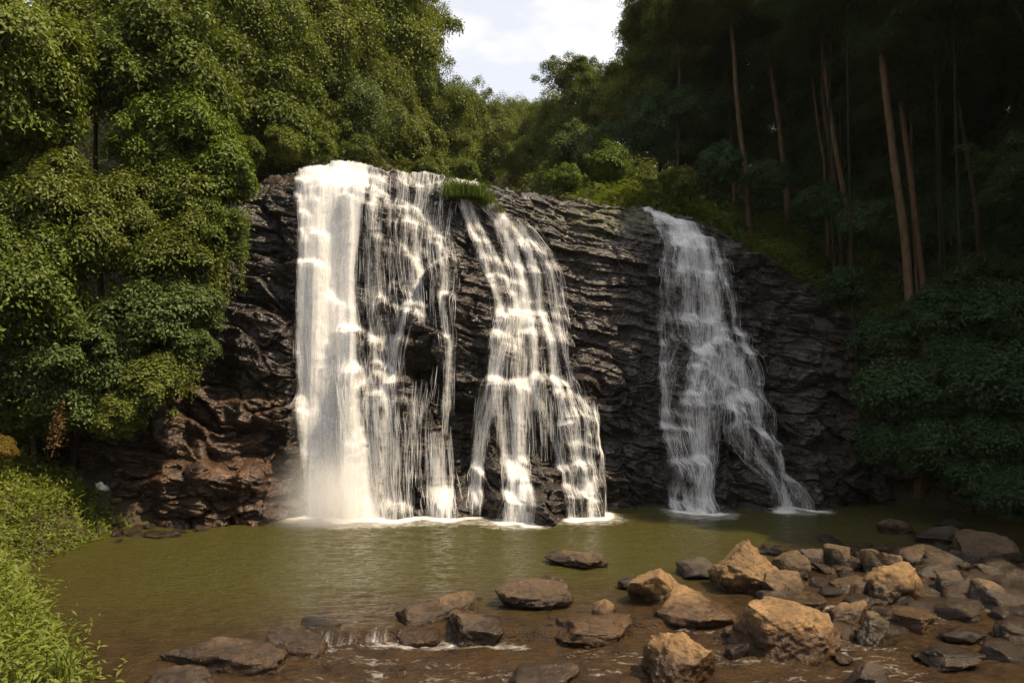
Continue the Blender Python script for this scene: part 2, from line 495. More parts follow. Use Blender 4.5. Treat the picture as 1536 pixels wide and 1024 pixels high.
def strata(th, amp, dip, seed, fx):
    q = (Zc + dip * A + warp) / th
    k = np.floor(q); f = q - k
    r0 = vn(A * fx + k * 17.31, k * 3.7, seed=seed); r1 = vn(A * fx + (k + 1) * 17.31, (k + 1) * 3.7, seed=seed)
    def seg(kk):
        x_ = A * fx * 1.6 + _h(kk, kk * 0 + 3, kk * 0, seed) * 7
        j_ = np.floor(x_); e_ = x_ - j_
        h0 = _h(j_, kk, kk * 0 + 1, seed + 1) * 2 - 1; h1 = _h(j_ + 1, kk, kk * 0 + 1, seed + 1) * 2 - 1
        sl0 = (_h(j_, kk, kk * 0 + 5, seed + 1) - .5)
        w_ = sstep(.9, 1.0, e_)
        return (h0 + sl0 * (e_ - .5)) * (1 - w_) + h1 * w_
    r0 = .45 * r0 + .75 * seg(k); r1 = .45 * r1 + .75 * seg(k + 1)
    g = sstep(0.86, 1.0, f)
    return amp * (r0 * (1 - g) + r1 * g) + amp * 0.55 * (0.5 - f)
patch = np.clip(.5 + .9 * fbm(A * .22, Zc * .3, oct=3, seed=13), 0, 1)
D = strata(0.62, 0.30, 0.24, 11, 0.38) * (0.15 + 0.45 * patch + 0.45 * slab) + strata(0.27, 0.12, 0.20, 23, 0.7) * (0.3 + 0.7 * patch) + .42 * fbm(A * .28, Zc * .33, oct=3, seed=17)
def cells(x, y, seed):
    ix, iy = np.floor(x), np.floor(y)
    f1 = np.full(x.shape, 9.); f2 = np.full(x.shape, 9.); idd = np.zeros(x.shape); gx_ = np.zeros(x.shape); gy_ = np.zeros(x.shape)
    o = np.zeros_like(ix)
    for dx in (-1, 0, 1):
        for dy in (-1, 0, 1):
            jx = ix + dx; jy = iy + dy
            cx = jx + .15 + .7 * _h(jx, jy, o, seed); cy = jy + .15 + .7 * _h(jx, jy, o + 1, seed)
            d = np.hypot(x - cx, y - cy)
            n = d < f1
            f2 = np.where(n, f1, np.minimum(f2, d)); f1 = np.where(n, d, f1)
            idd = np.where(n, _h(jx, jy, o + 2, seed), idd)
            gx_ = np.where(n, (x - cx) * (_h(jx, jy, o + 3, seed) - .5), gx_); gy_ = np.where(n, (y - cy) * (_h(jx, jy, o + 4, seed) - .3), gy_)
    return f1, f2, idd, gx_ + gy_
wx = 0.35 * fbm(A * .6, Zc * .6, oct=3, seed=31); wz = 0.35 * fbm(A * .6 + 9, Zc * .6, oct=3, seed=37)
f1, f2, cid, tilt = cells((A + wx) / 2.3, (Zc + wz + 0.2 * A) / 1.35, 41)
bl = (cid - .5) * 1.15 + tilt * 1.25 - 0.28 * (1 - sstep(0.0, 0.13, f2 - f1))
f1, f2, cid, tilt = cells((A + wx) / 0.85, (Zc + wz + 0.2 * A) / 0.5, 43)
bl2 = (cid - .5) * 0.32 + tilt * 0.55 - 0.10 * (1 - sstep(0.0, 0.14, f2 - f1))
D = D + bl * (1 - 0.75 * slab) + bl2 * (1 - 0.6 * slab) + 0.10 * fbm(A * 1.5, Zc * 2.4, oct=5, seed=47, gain=.6)
def win(cx, hw, soft=14):
    return sstep(cx - hw - soft, cx - hw + soft, PX) * (1 - sstep(cx + hw - soft, cx + hw + soft, PX))
jit = 9 * fbm(A * .9, Zc * 0 + 2.0, oct=3, seed=53)
LEDGES = [  # (px, half width, py of the step, how far it stands out, py where it dies away)
    (565, 50, 498, .55, 2000), (585, 62, 558, .45, 2000), (640, 58, 652, .9, 2000), (652, 46, 452, 1.1, 560),
    (545, 40, 640, .3, 2000), (660, 60, 590, .5, 2000), (742, 34, 472, .35, 560), (800, 92, 570, 1.0, 2000), (770, 50, 500, .4, 2000), (832, 55, 722, 1.0, 2000),
    (775, 45, 730, .8, 2000), (860, 34, 655, .4, 2000), (1068, 66, 520, .85, 2000), (1035, 36, 612, .5, 2000), (1120, 34, 590, .35, 2000),
    (1150, 42, 652, .6, 2000), (1045, 60, 694, .9, 2000), (1150, 46, 704, .7, 2000), (950, 50, 660, .7, 2000), (930, 40, 700, .4, 2000),
    (620, 70, 300, .4, 420), (1050, 45, 362, .3, 2000), (400, 50, 470, .8, 2000), (370, 80, 600, .7, 2000), (330, 90, 690, .8, 2000), (390, 60, 745, .5, 2000),
    (250, 90, 700, .6, 2000), (350, 60, 660, .5, 740), (560, 30, 275, .3, 330), (1240, 60, 560, .6, 2000), (1230, 60, 680, .8, 2000)]
for cx, hw, py, pr, die in LEDGES:
    D = D + pr * win(cx, hw) * sstep(-4, 5, PY - py - jit) * (1 - sstep(die - 40, die, PY))
# hollows behind the free-falling water and dark recesses
for cx, hw, y0, y1, dpth in [(790, 40, 600, 690, .9), (700, 30, 600, 740, .7), (1080, 20, 540, 600, .5), (390, 40, 640, 690, .9), (620, 60, 680, 745, .6)]:
    D = D - dpth * win(cx, hw) * sstep(y0 - 12, y0 + 12, PY) * (1 - sstep(y1 - 15, y1 + 15, PY))
D = D * (1 - .7 * sstep(.86, .97, Vv) * (1 - sstep(600, 680, PX)))
D = D * face + (1 - face) * (0.15 * fbm(A * .6, Sb * .6, oct=4, seed=59))
Fw = -Sb + D                                         # how far the rock stands towards the pool
# rows near the lip also move up and down a little so that the skyline is ragged
Zr = Zc + sstep(0.9, 1.0, Vv) * (0.13 * fbm(A * .5, Sb * .3, oct=4, seed=61) + 0.12 * np.clip(bl2 * 3, -1, 1))
CX = C4[:, 0:1] + nxu[:, None] * Fw; CY = C4[:, 1:2] + nyu[:, None] * Fw
rust = sstep(520, 640, PY) * (1 - sstep(400, 470, PX)) + 0.5 * sstep(230, 250, PY) * (1 - sstep(255, 300, PY)) * (1 - sstep(400, 470, PX)) + 0.25 * sstep(1150, 1220, PX)
moss = np.exp(-((PX - 915) / 75) ** 2 - ((PY - 325) / 22) ** 2) + 0.5 * np.exp(-((PX - 360) / 40) ** 2 - ((PY - 250) / 40) ** 2) + 0.5 * np.exp(-((PX - 1180) / 60) ** 2 - ((PY - 360) / 40) ** 2)
cl = mesh('cliff', np.stack([CX, CY, Zr], -1), gridfaces(NU, NV), M['cliff'], attrs={'rust': rust, 'moss': moss})
tag(cl, 'dark wet layered rock cliff that the waterfalls run down', kind='structure')

# ------------------------------------------------------------------ waterfalls
# water surface: rock, or straight down from the last edge above
Wf = Fw + 0.05
for j in range(NV - 2, -1, -1):
    Wf[:, j] = np.maximum(Wf[:, j], Wf[:, j + 1])
def blur(a, n, ax):
    q = np.hanning(n + 2)[1:-1]; q /= q.sum()
    return np.apply_along_axis(lambda r: np.convolve(np.pad(r, n // 2, mode='edge'), q, 'valid'), ax, a)
Wf = np.maximum(Wf, blur(Wf, 9, 0))
Wf = np.maximum(Wf - .02, blur(Wf, 13, 1))
CH = np.clip((blur(blur(Fw, 41, 0), 15, 1) - blur(Fw, 3, 0)) / .22, -1, 1)      # channels +, ribs of rock -
def bil(Arr, u, v):
    u = np.clip(u, 0, NU - 1.001); v = np.clip(v, 0, NV - 1.001)
    i = u.astype(int); j = v.astype(int); fu = u - i; fv = v - j
    return (Arr[i, j] * (1 - fu) + Arr[i + 1, j] * fu) * (1 - fv) + (Arr[i, j + 1] * (1 - fu) + Arr[i + 1, j + 1] * fu) * fv
def wpos(u, v, off):
    f = bil(Wf, u, v) + off
    ui = np.clip(u, 0, NU - 1)
    x = np.interp(ui, np.arange(NU), C4[:, 0]) + np.interp(ui, np.arange(NU), nxu) * f
    y = np.interp(ui, np.arange(NU), C4[:, 1]) + np.interp(ui, np.arange(NU), nyu) * f
    return np.stack([x, y, bil(Zr, u, v)], -1)
PXf, PYf = project(CX[:, :NVF], CY[:, :NVF], Zr[:, :NVF])
def uv_at(px, py):
    u = float(np.argmin(abs(PXf[:, NVF // 2] - px)))
    for _ in range(8):
        ui = int(round(np.clip(u, 0, NU - 1)))
        col = np.minimum.accumulate(PYf[ui])
        v = float(np.interp(-py, -col, np.arange(NVF)))
        row = PXf[:, int(round(v))]
        u2 = float(np.interp(px, np.maximum.accumulate(row), np.arange(NU)))
        u = 0.5 * u + 0.5 * u2
    return u, v

GU = np.gradient(blur(Fw, 5, 0), axis=0)                   # sideways slope of the rock
CONT = (Wf - Fw < .14).astype(float)
LAND = []
def waterfall(label, streams, seed, group='waterfalls on the rock face'):
    """lets water run down the rock along the given guides; draws it as thin strands and as veils as dense as the runs are"""
    rng = np.random.default_rng(seed)
    RV, RF, nr = [], [], 0
    hist = np.zeros((NU, NV)); shift = []
    ks = max(st.get('k', .12) for st in streams)
    for st in streams:
        uvw = []
        for (px, py, hw) in st['p']:
            u, v = uv_at(px, py); ul, _ = uv_at(px - hw, py); ur, _ = uv_at(px + hw, py)
            uvw.append((u, v, max((ur - ul) / 2, 1.0)))
        if st.get('lip'):
            u, v, hw = uvw[0]
            uvw = [(u - 1, NVF + NVB * .7, hw * 1.05), (u, NVF + 4, hw)] + uvw
        uvw = np.array(uvw)
        uvw[:, 1] = np.minimum.accumulate(uvw[:, 1]) - np.arange(len(uvw)) * .01
        n = int(st['n']); tail = st.get('tail', 22)
        step = 1.6
        vs = np.arange(uvw[0, 1], max(uvw[-1, 1] - tail, 14), -step); ns = len(vs)
        if ns < 6: continue
        cu = np.interp(-vs, -uvw[:, 1], uvw[:, 0]); cw = np.interp(-vs, -uvw[:, 1], uvw[:, 2])
        sg = np.where(rng.random(n) < .55, rng.normal(0, .45, n), rng.uniform(-1, 1, n))
        # braids: pull the runs together into rivulets
        m_ = max(3, int(cw.mean() * 2 / 6)); cen = rng.uniform(-1, 1, m_); near = cen[np.argmin(abs(sg[:, None] - cen[None]), 1)]
        sg = np.where(rng.random(n) < .55, sg * .45 + near * .55 + rng.normal(0, .05, n), sg)
        u = cu[0] + cw[0] * sg
        born = rng.uniform(0, st.get('late', .10), n) ** 1.0 * ns
        died = ns - rng.random(n) ** 1.5 * (tail / step + .12 * ns) * (0 if uvw[-1, 1] < 40 else 1)
        U = np.zeros((n, ns)); kick = np.zeros(n); wgt = np.ones((n, ns))
        for q in range(ns):
            v_ = np.full(n, vs[q])
            tgt = cu[q] + cw[q] * sg
            g = bil(GU, u, v_); ct = bil(CONT, u, v_)
            hit = bil(Wf, u, v_ - 2.5) - bil(Wf, u, v_)
            kick = kick * .6 + rng.normal(0, 1, n) * np.clip(hit * 9, 0, 1.2)
            big = np.clip(hit * 7 - .5, 0, 1)
            sp = st.get('sp', 5.5); ph = 3.1 * vn(np.full(n, vs[q] / 26.0), u / 40, seed=seed + 40)
            knot = (np.round(u / sp + ph) - ph) * sp
            u = u + .40 * big * (knot + rng.normal(0, .16 * sp, n) - u)
            wgt[:, q] = 1 + 1.1 * np.clip(hit * 6, 0, 1) * (.5 + rng.random(n))
            u = u + .05 * (tgt - u) - np.clip(g * 4.0, -.28, .28) * ct + kick * .3 + rng.normal(0, .05, n)
            U[:, q] = u
        U = blur(U, 13, 1)
        live = (np.arange(ns)[None] >= born[:, None]) & (np.arange(ns)[None] <= died[:, None])
        ui = np.clip(U.round().astype(int), 0, NU - 1); vi = np.broadcast_to(vs.round().astype(int)[None], ui.shape)
        np.add.at(hist, (ui[live], vi[live]), st.get('h', 1.0) * wgt[live])
        end = live[:, -1] & (vs[-1] < 45)
        if end.any(): LAND.append(wpos(U[end, -1], np.full(end.sum(), 24.0), st.get('k', .12)))
        # ---- strands: broken pieces of the runs
        K = 10; cnt = int(n * st.get('s', 1.7))
        who = rng.integers(0, n, cnt); ln = rng.uniform(6, 24, cnt) * st.get('len', 1)
        a0_ = born[who] + rng.random(cnt) * np.maximum(died[who] - born[who] - ln * .5, 1)
        tt = np.clip(a0_[:, None] + ln[:, None] * np.linspace(0, 1, K)[None], 0, ns - 1.001)
        i0 = tt.astype(int); fr = tt - i0
        uu = U[who[:, None], i0] * (1 - fr) + U[who[:, None], np.minimum(i0 + 1, ns - 1)] * fr
        uu = uu + rng.normal(0, .5, (cnt, 1))
        vv_ = vs[0] - tt * step
        thick = st.get('k', .12)
        off = (rng.random((cnt, 1)) ** 1.6) * thick * 1.5 + .015
        C = wpos(uu, vv_, off)
        wd = (.0018 + .0070 * rng.random((cnt, 1)) ** 2.2) * st.get('w', 1) * np.sin(np.pi * np.clip(np.linspace(0, 1, K)[None] * .92 + .04, 0, 1)) ** .6
        dx_ = np.array([1.0, 0, 0])
        RV.append(np.stack([C - dx_ * wd[..., None], C + dx_ * wd[..., None]], 2).reshape(-1, 3))
        b0 = (np.arange(cnt)[:, None] * K + np.arange(K - 1)[None]) * 2 + nr
        RF.append(np.stack([b0, b0 + 1, b0 + 3, b0 + 2], -1).reshape(-1, 4)); nr += cnt * K * 2
        nd = st.get('drops', 0)
        if nd:
            w_ = rng.integers(0, n, nd); q_ = ((rng.random(nd) ** .7) * (ns - 1)).astype(int)
            C = wpos(U[w_, q_] + rng.normal(0, 2.2, nd), vs[q_], rng.random(nd) ** 2 * thick * 4)
            C[:, 2] += rng.normal(0, .15, nd)
            r = rng.uniform(.003, .009, (nd, 1)); e = np.array([[-1, 0, 0], [1, 0, 0], [0, 0, 2.6], [0, 0, -2.6]])
            RV.append((C[:, None] + e[None] * r[:, None]).reshape(-1, 3))
            RF.append(np.arange(nd)[:, None] * 4 + nr + np.array([[0, 3, 1, 2]])); nr += nd * 4
    # ---- veils from the density of the runs
    dens = blur(blur(hist, 7, 0), 9, 1)
    dens = 1 - np.exp(-dens / 10.5)
    us = np.where(dens.max(1) > .03)[0]; vs_ = np.where(dens.max(0) > .03)[0]
    ua, ub, va, vb = us[0], us[-1] + 1, vs_[0], vs_[-1] + 1
    sub = dens[ua:ub, va:vb]
    VV, VF, VD, VU, nvv = [], [], [], [], 0
    ug, vg = np.meshgrid(np.arange(ua, ub), np.arange(va, vb), indexing='ij')
    for layer, (off, fac) in enumerate(streams[0].get('layers', ((.02, .85), (.09, .72), (.20, .45)))):
        W3 = wpos(ug.ravel().astype(float), vg.ravel().astype(float), off).reshape(ug.shape + (3,))
        dn = sub * fac + .10 * sub * bil(CH, ug.ravel(), vg.ravel()).reshape(ug.shape)
        Fq = gridfaces(ub - ua, vb - va)
        keepf = dn.ravel()[Fq].max(1) > .02
        VV.append(W3.reshape(-1, 3)); VF.append(Fq[keepf] + nvv); VD.append(np.clip(dn, 0, 1.1).ravel()); nvv += ug.size
        VU.append(np.stack([su[ug] + 3.37 * layer, Zr[ug, vg] + 7.7 * layer], -1).reshape(-1, 2))
    V = np.concatenate(VV); F = np.concatenate(VF)
    used = np.unique(F); remap = np.zeros(len(V), np.int64); remap[used] = np.arange(len(used))
    V = V[used]; F = remap[F]
    base = V.mean(0); base[2] = 0
    root = empty('waterfall', base, label, 'waterfall', group)
    mesh('water_veil', V - base, F, M['veil'], root, smooth=True, attrs={'dens': np.concatenate(VD)[used]}, uv=np.concatenate(VU)[used])
    o = mesh('water_strands', np.concatenate(RV) - base, np.concatenate(RF), M['strand'], root, smooth=True)
    o['kind'] = 'stuff'
    return root

waterfall('tall dense bright white waterfall plunging down the left of the rock face', [
    dict(p=[(504, 243, 48), (502, 300, 45), (496, 400, 40), (498, 500, 42), (504, 600, 44), (512, 700, 48), (520, 772, 60)], n=1500, s=1.3, k=.35, lip=1, h=2.2, sp=3,
         layers=((.03, 1.0), (.14, .9), (.28, .7), (.42, .45)), w=.9, drops=5000, len=1.3),
    dict(p=[(504, 250, 52), (500, 400, 52), (503, 560, 56), (512, 680, 64), (522, 772, 78)], n=170, s=2.0, k=.5, drops=2500, late=.3),
    dict(p=[(518, 470, 26), (522, 600, 40), (530, 700, 48), (535, 772, 56)], n=420, s=1.4, k=.7, drops=4000, late=.5)], 1)
waterfall('broad thin white veil of water between the dense fall and the jutting brown rock', [
    dict(p=[(564, 246, 26), (560, 330, 26), (562, 420, 40), (566, 520, 46), (572, 640, 44), (575, 762, 38)], n=260, lip=1, drops=500, late=.05),
    dict(p=[(562, 490, 38), (572, 560, 46), (578, 650, 46), (582, 762, 40)], n=136, late=.3),
    dict(p=[(596, 556, 36), (600, 640, 34)], n=74, late=.3, tail=70),
    dict(p=[(632, 258, 44), (622, 330, 52), (630, 390, 52), (636, 450, 44)], n=322, lip=1, tail=40),
    dict(p=[(655, 290, 20), (668, 350, 18), (672, 420, 14), (674, 540, 7), (668, 640, 12)], n=105, lip=0, late=.2),
    dict(p=[(614, 446, 10), (596, 476, 14), (586, 540, 18)], n=68, tail=50),
    dict(p=[(640, 540, 22), (632, 600, 20), (628, 655, 22)], n=68, late=.3, tail=50)], 2)
waterfall('short white curtain of water over the low dark ledge near the pool', [
    dict(p=[(655, 636, 26), (656, 664, 30), (658, 700, 29), (660, 762, 27)], n=260, late=.12),
    dict(p=[(600, 640, 16), (602, 700, 18), (606, 762, 18)], n=110, late=.15)], 3)
waterfall('branching white cascade stepping down the middle of the rock face', [
    dict(p=[(690, 268, 12), (708, 318, 12), (732, 350, 16), (752, 400, 18), (768, 440, 22), (752, 500, 19), (760, 575, 30), (768, 650, 20), (774, 705, 18), (768, 762, 32)], n=230, lip=1),
    dict(p=[(700, 268, 10), (762, 308, 14), (788, 345, 19), (806, 390, 23), (802, 440, 28), (822, 500, 24), (838, 580, 40), (862, 640, 24), (872, 700, 22), (886, 760, 28)], n=300, lip=1, drops=300),
    dict(p=[(776, 316, 10), (818, 352, 12), (838, 400, 10), (846, 480, 9)], n=90, tail=60),
    dict(p=[(745, 320, 10), (770, 365, 14), (784, 420, 16), (790, 500, 22), (796, 570, 30)], n=150, tail=40),
    dict(p=[(768, 438, 20), (742, 478, 12), (738, 540, 10), (722, 592, 13), (715, 660, 10), (713, 745, 8)], n=100),
    dict(p=[(800, 552, 66), (800, 575, 84), (805, 606, 78)], n=230, late=.4, tail=70),
    dict(p=[(738, 568, 18), (722, 592, 14), (715, 660, 9), (713, 745, 8)], n=70, late=.2),
    dict(p=[(768, 568, 26), (768, 650, 18), (774, 705, 16), (764, 762, 34)], n=130, late=.1),
    dict(p=[(880, 586, 12), (888, 640, 11), (894, 700, 9)], n=60, tail=50)], 4)
waterfall('narrow shaded white waterfall down the right end of the rock face', [
    dict(p=[(978, 302, 18), (1006, 326, 30), (1032, 365, 48), (1044, 420, 62), (1050, 518, 64), (1032, 545, 40), (1038, 610, 44), (1048, 684, 32), (1030, 712, 24), (1030, 754, 24)], n=430, lip=1, tail=10, s=1.1),
    dict(p=[(982, 302, 18), (1018, 326, 32), (1046, 365, 46), (1056, 420, 58), (1066, 510, 56), (1106, 545, 36), (1118, 600, 30), (1146, 655, 34), (1158, 704, 30), (1176, 752, 40)], n=430, lip=1, s=1.1),
    dict(p=[(1068, 512, 66), (1068, 535, 72), (1070, 580, 60)], n=190, late=.3, tail=60, s=1.1),
    dict(p=[(1035, 605, 36), (1042, 684, 28)], n=80, late=.3, tail=30),
    dict(p=[(1055, 690, 10), (1066, 754, 8)], n=36)], 5)

# ------------------------------------------------------------------ pool water
wxs = axis([(-30, -16, 8), (-16, 19, 620), (19, 34, 8)])
wys = axis([(-25, 8, 20), (8, 18, 300), (18, 33, 260)])
WX, WY = np.meshgrid(wxs, wys, indexing='ij')
a0 = on_level(455, 947); a1 = on_level(850, 943); a2 = on_level(1130, 905); a3 = on_level(1536, 850)
r0_ = on_level(236, 1008); r1_ = on_level(415, 978)
yw = np.interp(WX, [-30, r0_[0] - .6, r0_[0], r1_[0], a0[0], a1[0], a2[0], a3[0], 34], [7, 8, r0_[1] + .2, r1_[1] + .2, a0[1], a1[1], a2[1], a3[1], a3[1] + 2]) + 0.25 * fbm(WX * .5, WX * 0, oct=3, seed=71)
LOW = -0.2
st_ = sstep(-.10, .12, WY - yw)
WZ = LOW * (1 - st_)
low = 1 - sstep(-.2, .2, WY - yw)
near_falls = sstep(16, 28, WY) * (.35 + .65 * np.exp(-((WX + 5) / 7) ** 2))
chop = fbm(WX * 1.6 + .4 * WY, WY * 3.4, oct=3, seed=75, gain=.55) + .8 * (1 - np.abs(fbm(WX * 1.1, WY * 2.6, oct=3, seed=76)))
WZ = WZ + low * (0.05 * fbm(WX * 1.3, WY * 1.9, oct=5, seed=73, gain=.62)) + (1 - low) * (0.012 + .018 * near_falls) * chop
foam = np.zeros_like(WX)
LP_ = np.concatenate(LAND)
hx = np.clip(np.searchsorted(wxs, LP_[:, 0]), 0, len(wxs) - 1); hy = np.clip(np.searchsorted(wys, LP_[:, 1] - .12), 0, len(wys) - 1)
np.add.at(foam, (hx, hy), 1.0)
f_near = blur(blur(foam, 13, 0), 17, 1); f_far = blur(blur(foam, 61, 0), 61, 1)
foam = np.clip(.62 * (1 - np.exp(-f_near * 4)) + .62 * (1 - np.exp(-blur(blur(f_far, 31, 0), 41, 1) * 26)), 0, 1.05)
foam = np.maximum(foam, 0.36 * np.exp(-((WX + 5.5) / 4.0) ** 2 - ((WY - 24) / 3.4) ** 2))
foam = np.maximum(foam, (0.45 + .2 * vn(WX * 1.3, WY * 1.3, seed=88)) * np.exp(-((WY - yw + .35) / .45) ** 2) * sstep(-6, -4.5, WX))
foam = np.maximum(foam, low * np.clip(0.34 * (0.75 + fbm(WX * .7, WY * 1.6, oct=4, seed=77)), 0, .44) * sstep(-7, -3, WX))
shal = np.clip(low + 0.9 * np.maximum(1 - sstep(0, 5.0, WY - yw), 1 - sstep(12.5, 19, WY)) + 0.5 * sstep(4, 9, WX) * (1 - sstep(20, 25, WY)) + 0.6 * (1 - sstep(-14, -9, WX)) * (1 - sstep(17, 24, WY)), 0, 1)
wa = mesh('water', np.stack([WX, WY, WZ], -1), gridfaces(len(wxs), len(wys)), M['water'], smooth=True, attrs={'foam': foam, 'shallow': shal})
tag(wa, 'murky olive and brown water of the plunge pool and its shallow outflow', kind='structure')
# thin spill of water over the stone step at the pool's outlet
xs = np.linspace(a0[0] - .3, a1[0] + .4, 500)
ysp = np.interp(xs, wxs, yw[:, 0])
T = np.linspace(0, 1, 12)
SX = np.repeat(xs[:, None], 12, 1)
SY = ysp[:, None] + .16 - .34 * T[None] + .03 * vn(xs * 5, xs * 0, seed=81)[:, None]
SZ = np.interp(T, [0, .3, 1], [.02, -.01, LOW + .01])[None] + .012 * vn(SX * 9, SY * 9, seed=82)
dn = (.32 + .34 * vn(xs * 1.1, xs * 0, seed=83) + .25 * vn(xs * 6, xs * 0, seed=84))[:, None] * np.ones((1, 12)) + .25 * T[None]
o = mesh('water_spill', np.stack([SX, SY, SZ], -1), gridfaces(500, 12), M['veil'], smooth=True, attrs={'dens': np.clip(dn * .85 * (1 - sstep(-1.3, -.6, SX)), 0, .75)},
         uv=np.stack([SX, np.broadcast_to(T[None] * .4, SX.shape)], -1).reshape(-1, 2))
tag(o, 'thin white spill of water over the low stone step at the pool outlet', 'water spill', kind='stuff')

# ------------------------------------------------------------------ boulders
def ico(sub):
    import bmesh
    bm = bmesh.new(); bmesh.ops.create_icosphere(bm, subdivisions=sub, radius=1)
    V = np.array([v.co[:] for v in bm.verts]); F = np.array([[v.index for v in f.verts] for f in bm.faces]); bm.free()
    return V, F
ICO = {k: ico(k) for k in (3, 4, 5, 6)}
def rock_shape(seed, sub, flat=.5, cuts=13, rough=1.0):
    rng = np.random.default_rng(seed)
    V, F = ICO[sub]; V = V / (np.abs(V) ** 3.2).sum(1, keepdims=True) ** (1 / 3.2)
    for k in range(cuts):
        nrm = rng.normal(size=3)
        if k < 2: nrm = np.array([rng.normal() * .28, rng.normal() * .28 - .12, 1.0])
        nrm /= np.linalg.norm(nrm)
        d = rng.uniform(.62, .98) if k >= 2 else rng.uniform(flat, flat + .15)
        V = V - np.maximum(V @ nrm - d, 0)[:, None] * nrm * .96
    s = seed * 3.17
    V = V * (1 + 0.11 * rough * fbm(V[:, 0] * 1.6 + s, V[:, 1] * 1.6, V[:, 2] * 1.6, oct=3, seed=seed)[:, None])
    V = V * (1 + 0.05 * rough * (fbm(V[:, 0] * 5 + s, V[:, 1] * 5, V[:, 2] * 7, oct=4, seed=seed + 1, gain=.6))[:, None])
    V -= (V.max(0) + V.min(0)) / 2
    return V / ((V.max(0) - V.min(0)) / 2), F

def boulder(l, r, t, b_, label, m='rock_tan', seed=0, z=None, group='boulders in the stream', sub=5, yaw=0.0, tilt=0.0, depth=.8, name='boulder', flat=.5, hm=1.0):
    pc = on_level((l + r) / 2, b_)
    if z is None:
        wyy = float(np.interp(pc[0], wxs, yw[:, 0])); z = LOW if pc[1] < wyy else 0.0
    pc = on_level((l + r) / 2, b_, z)
    d = pc[1]; wdt = (r - l) / 1024 * math.hypot(d, CAMZ) * .99
    dp = depth * wdt
    dep = (CAMZ - z) / math.hypot(d, CAMZ)
    hgt = ((b_ - t) / 1024 * d * 1.05 - dp * dep * .5) / math.sqrt(1 - dep * dep)
    hgt = max(hgt, .22 * wdt) * hm
    V, F = rock_shape(seed, sub, flat)
    c, s_ = math.cos(tilt), math.sin(tilt)
    V = V * np.array([wdt / 2, dp / 2, hgt * .78])
    V = np.stack([V[:, 0] * c - V[:, 2] * s_, V[:, 1], V[:, 0] * s_ + V[:, 2] * c], -1)
    c, s_ = math.cos(yaw), math.sin(yaw)
    V = np.stack([V[:, 0] * c - V[:, 1] * s_, V[:, 0] * s_ + V[:, 1] * c, V[:, 2]], -1)
    V *= np.array([wdt / (np.ptp(V[:, 0])), 1, 1])
    V[:, 2] -= V[:, 2].max() - hgt
    o = mesh(name, V, F, M[m], smooth=True)
    o.location = (pc[0], pc[1] + dp * .32, z)
    return tag(o, label, 'boulder', group)

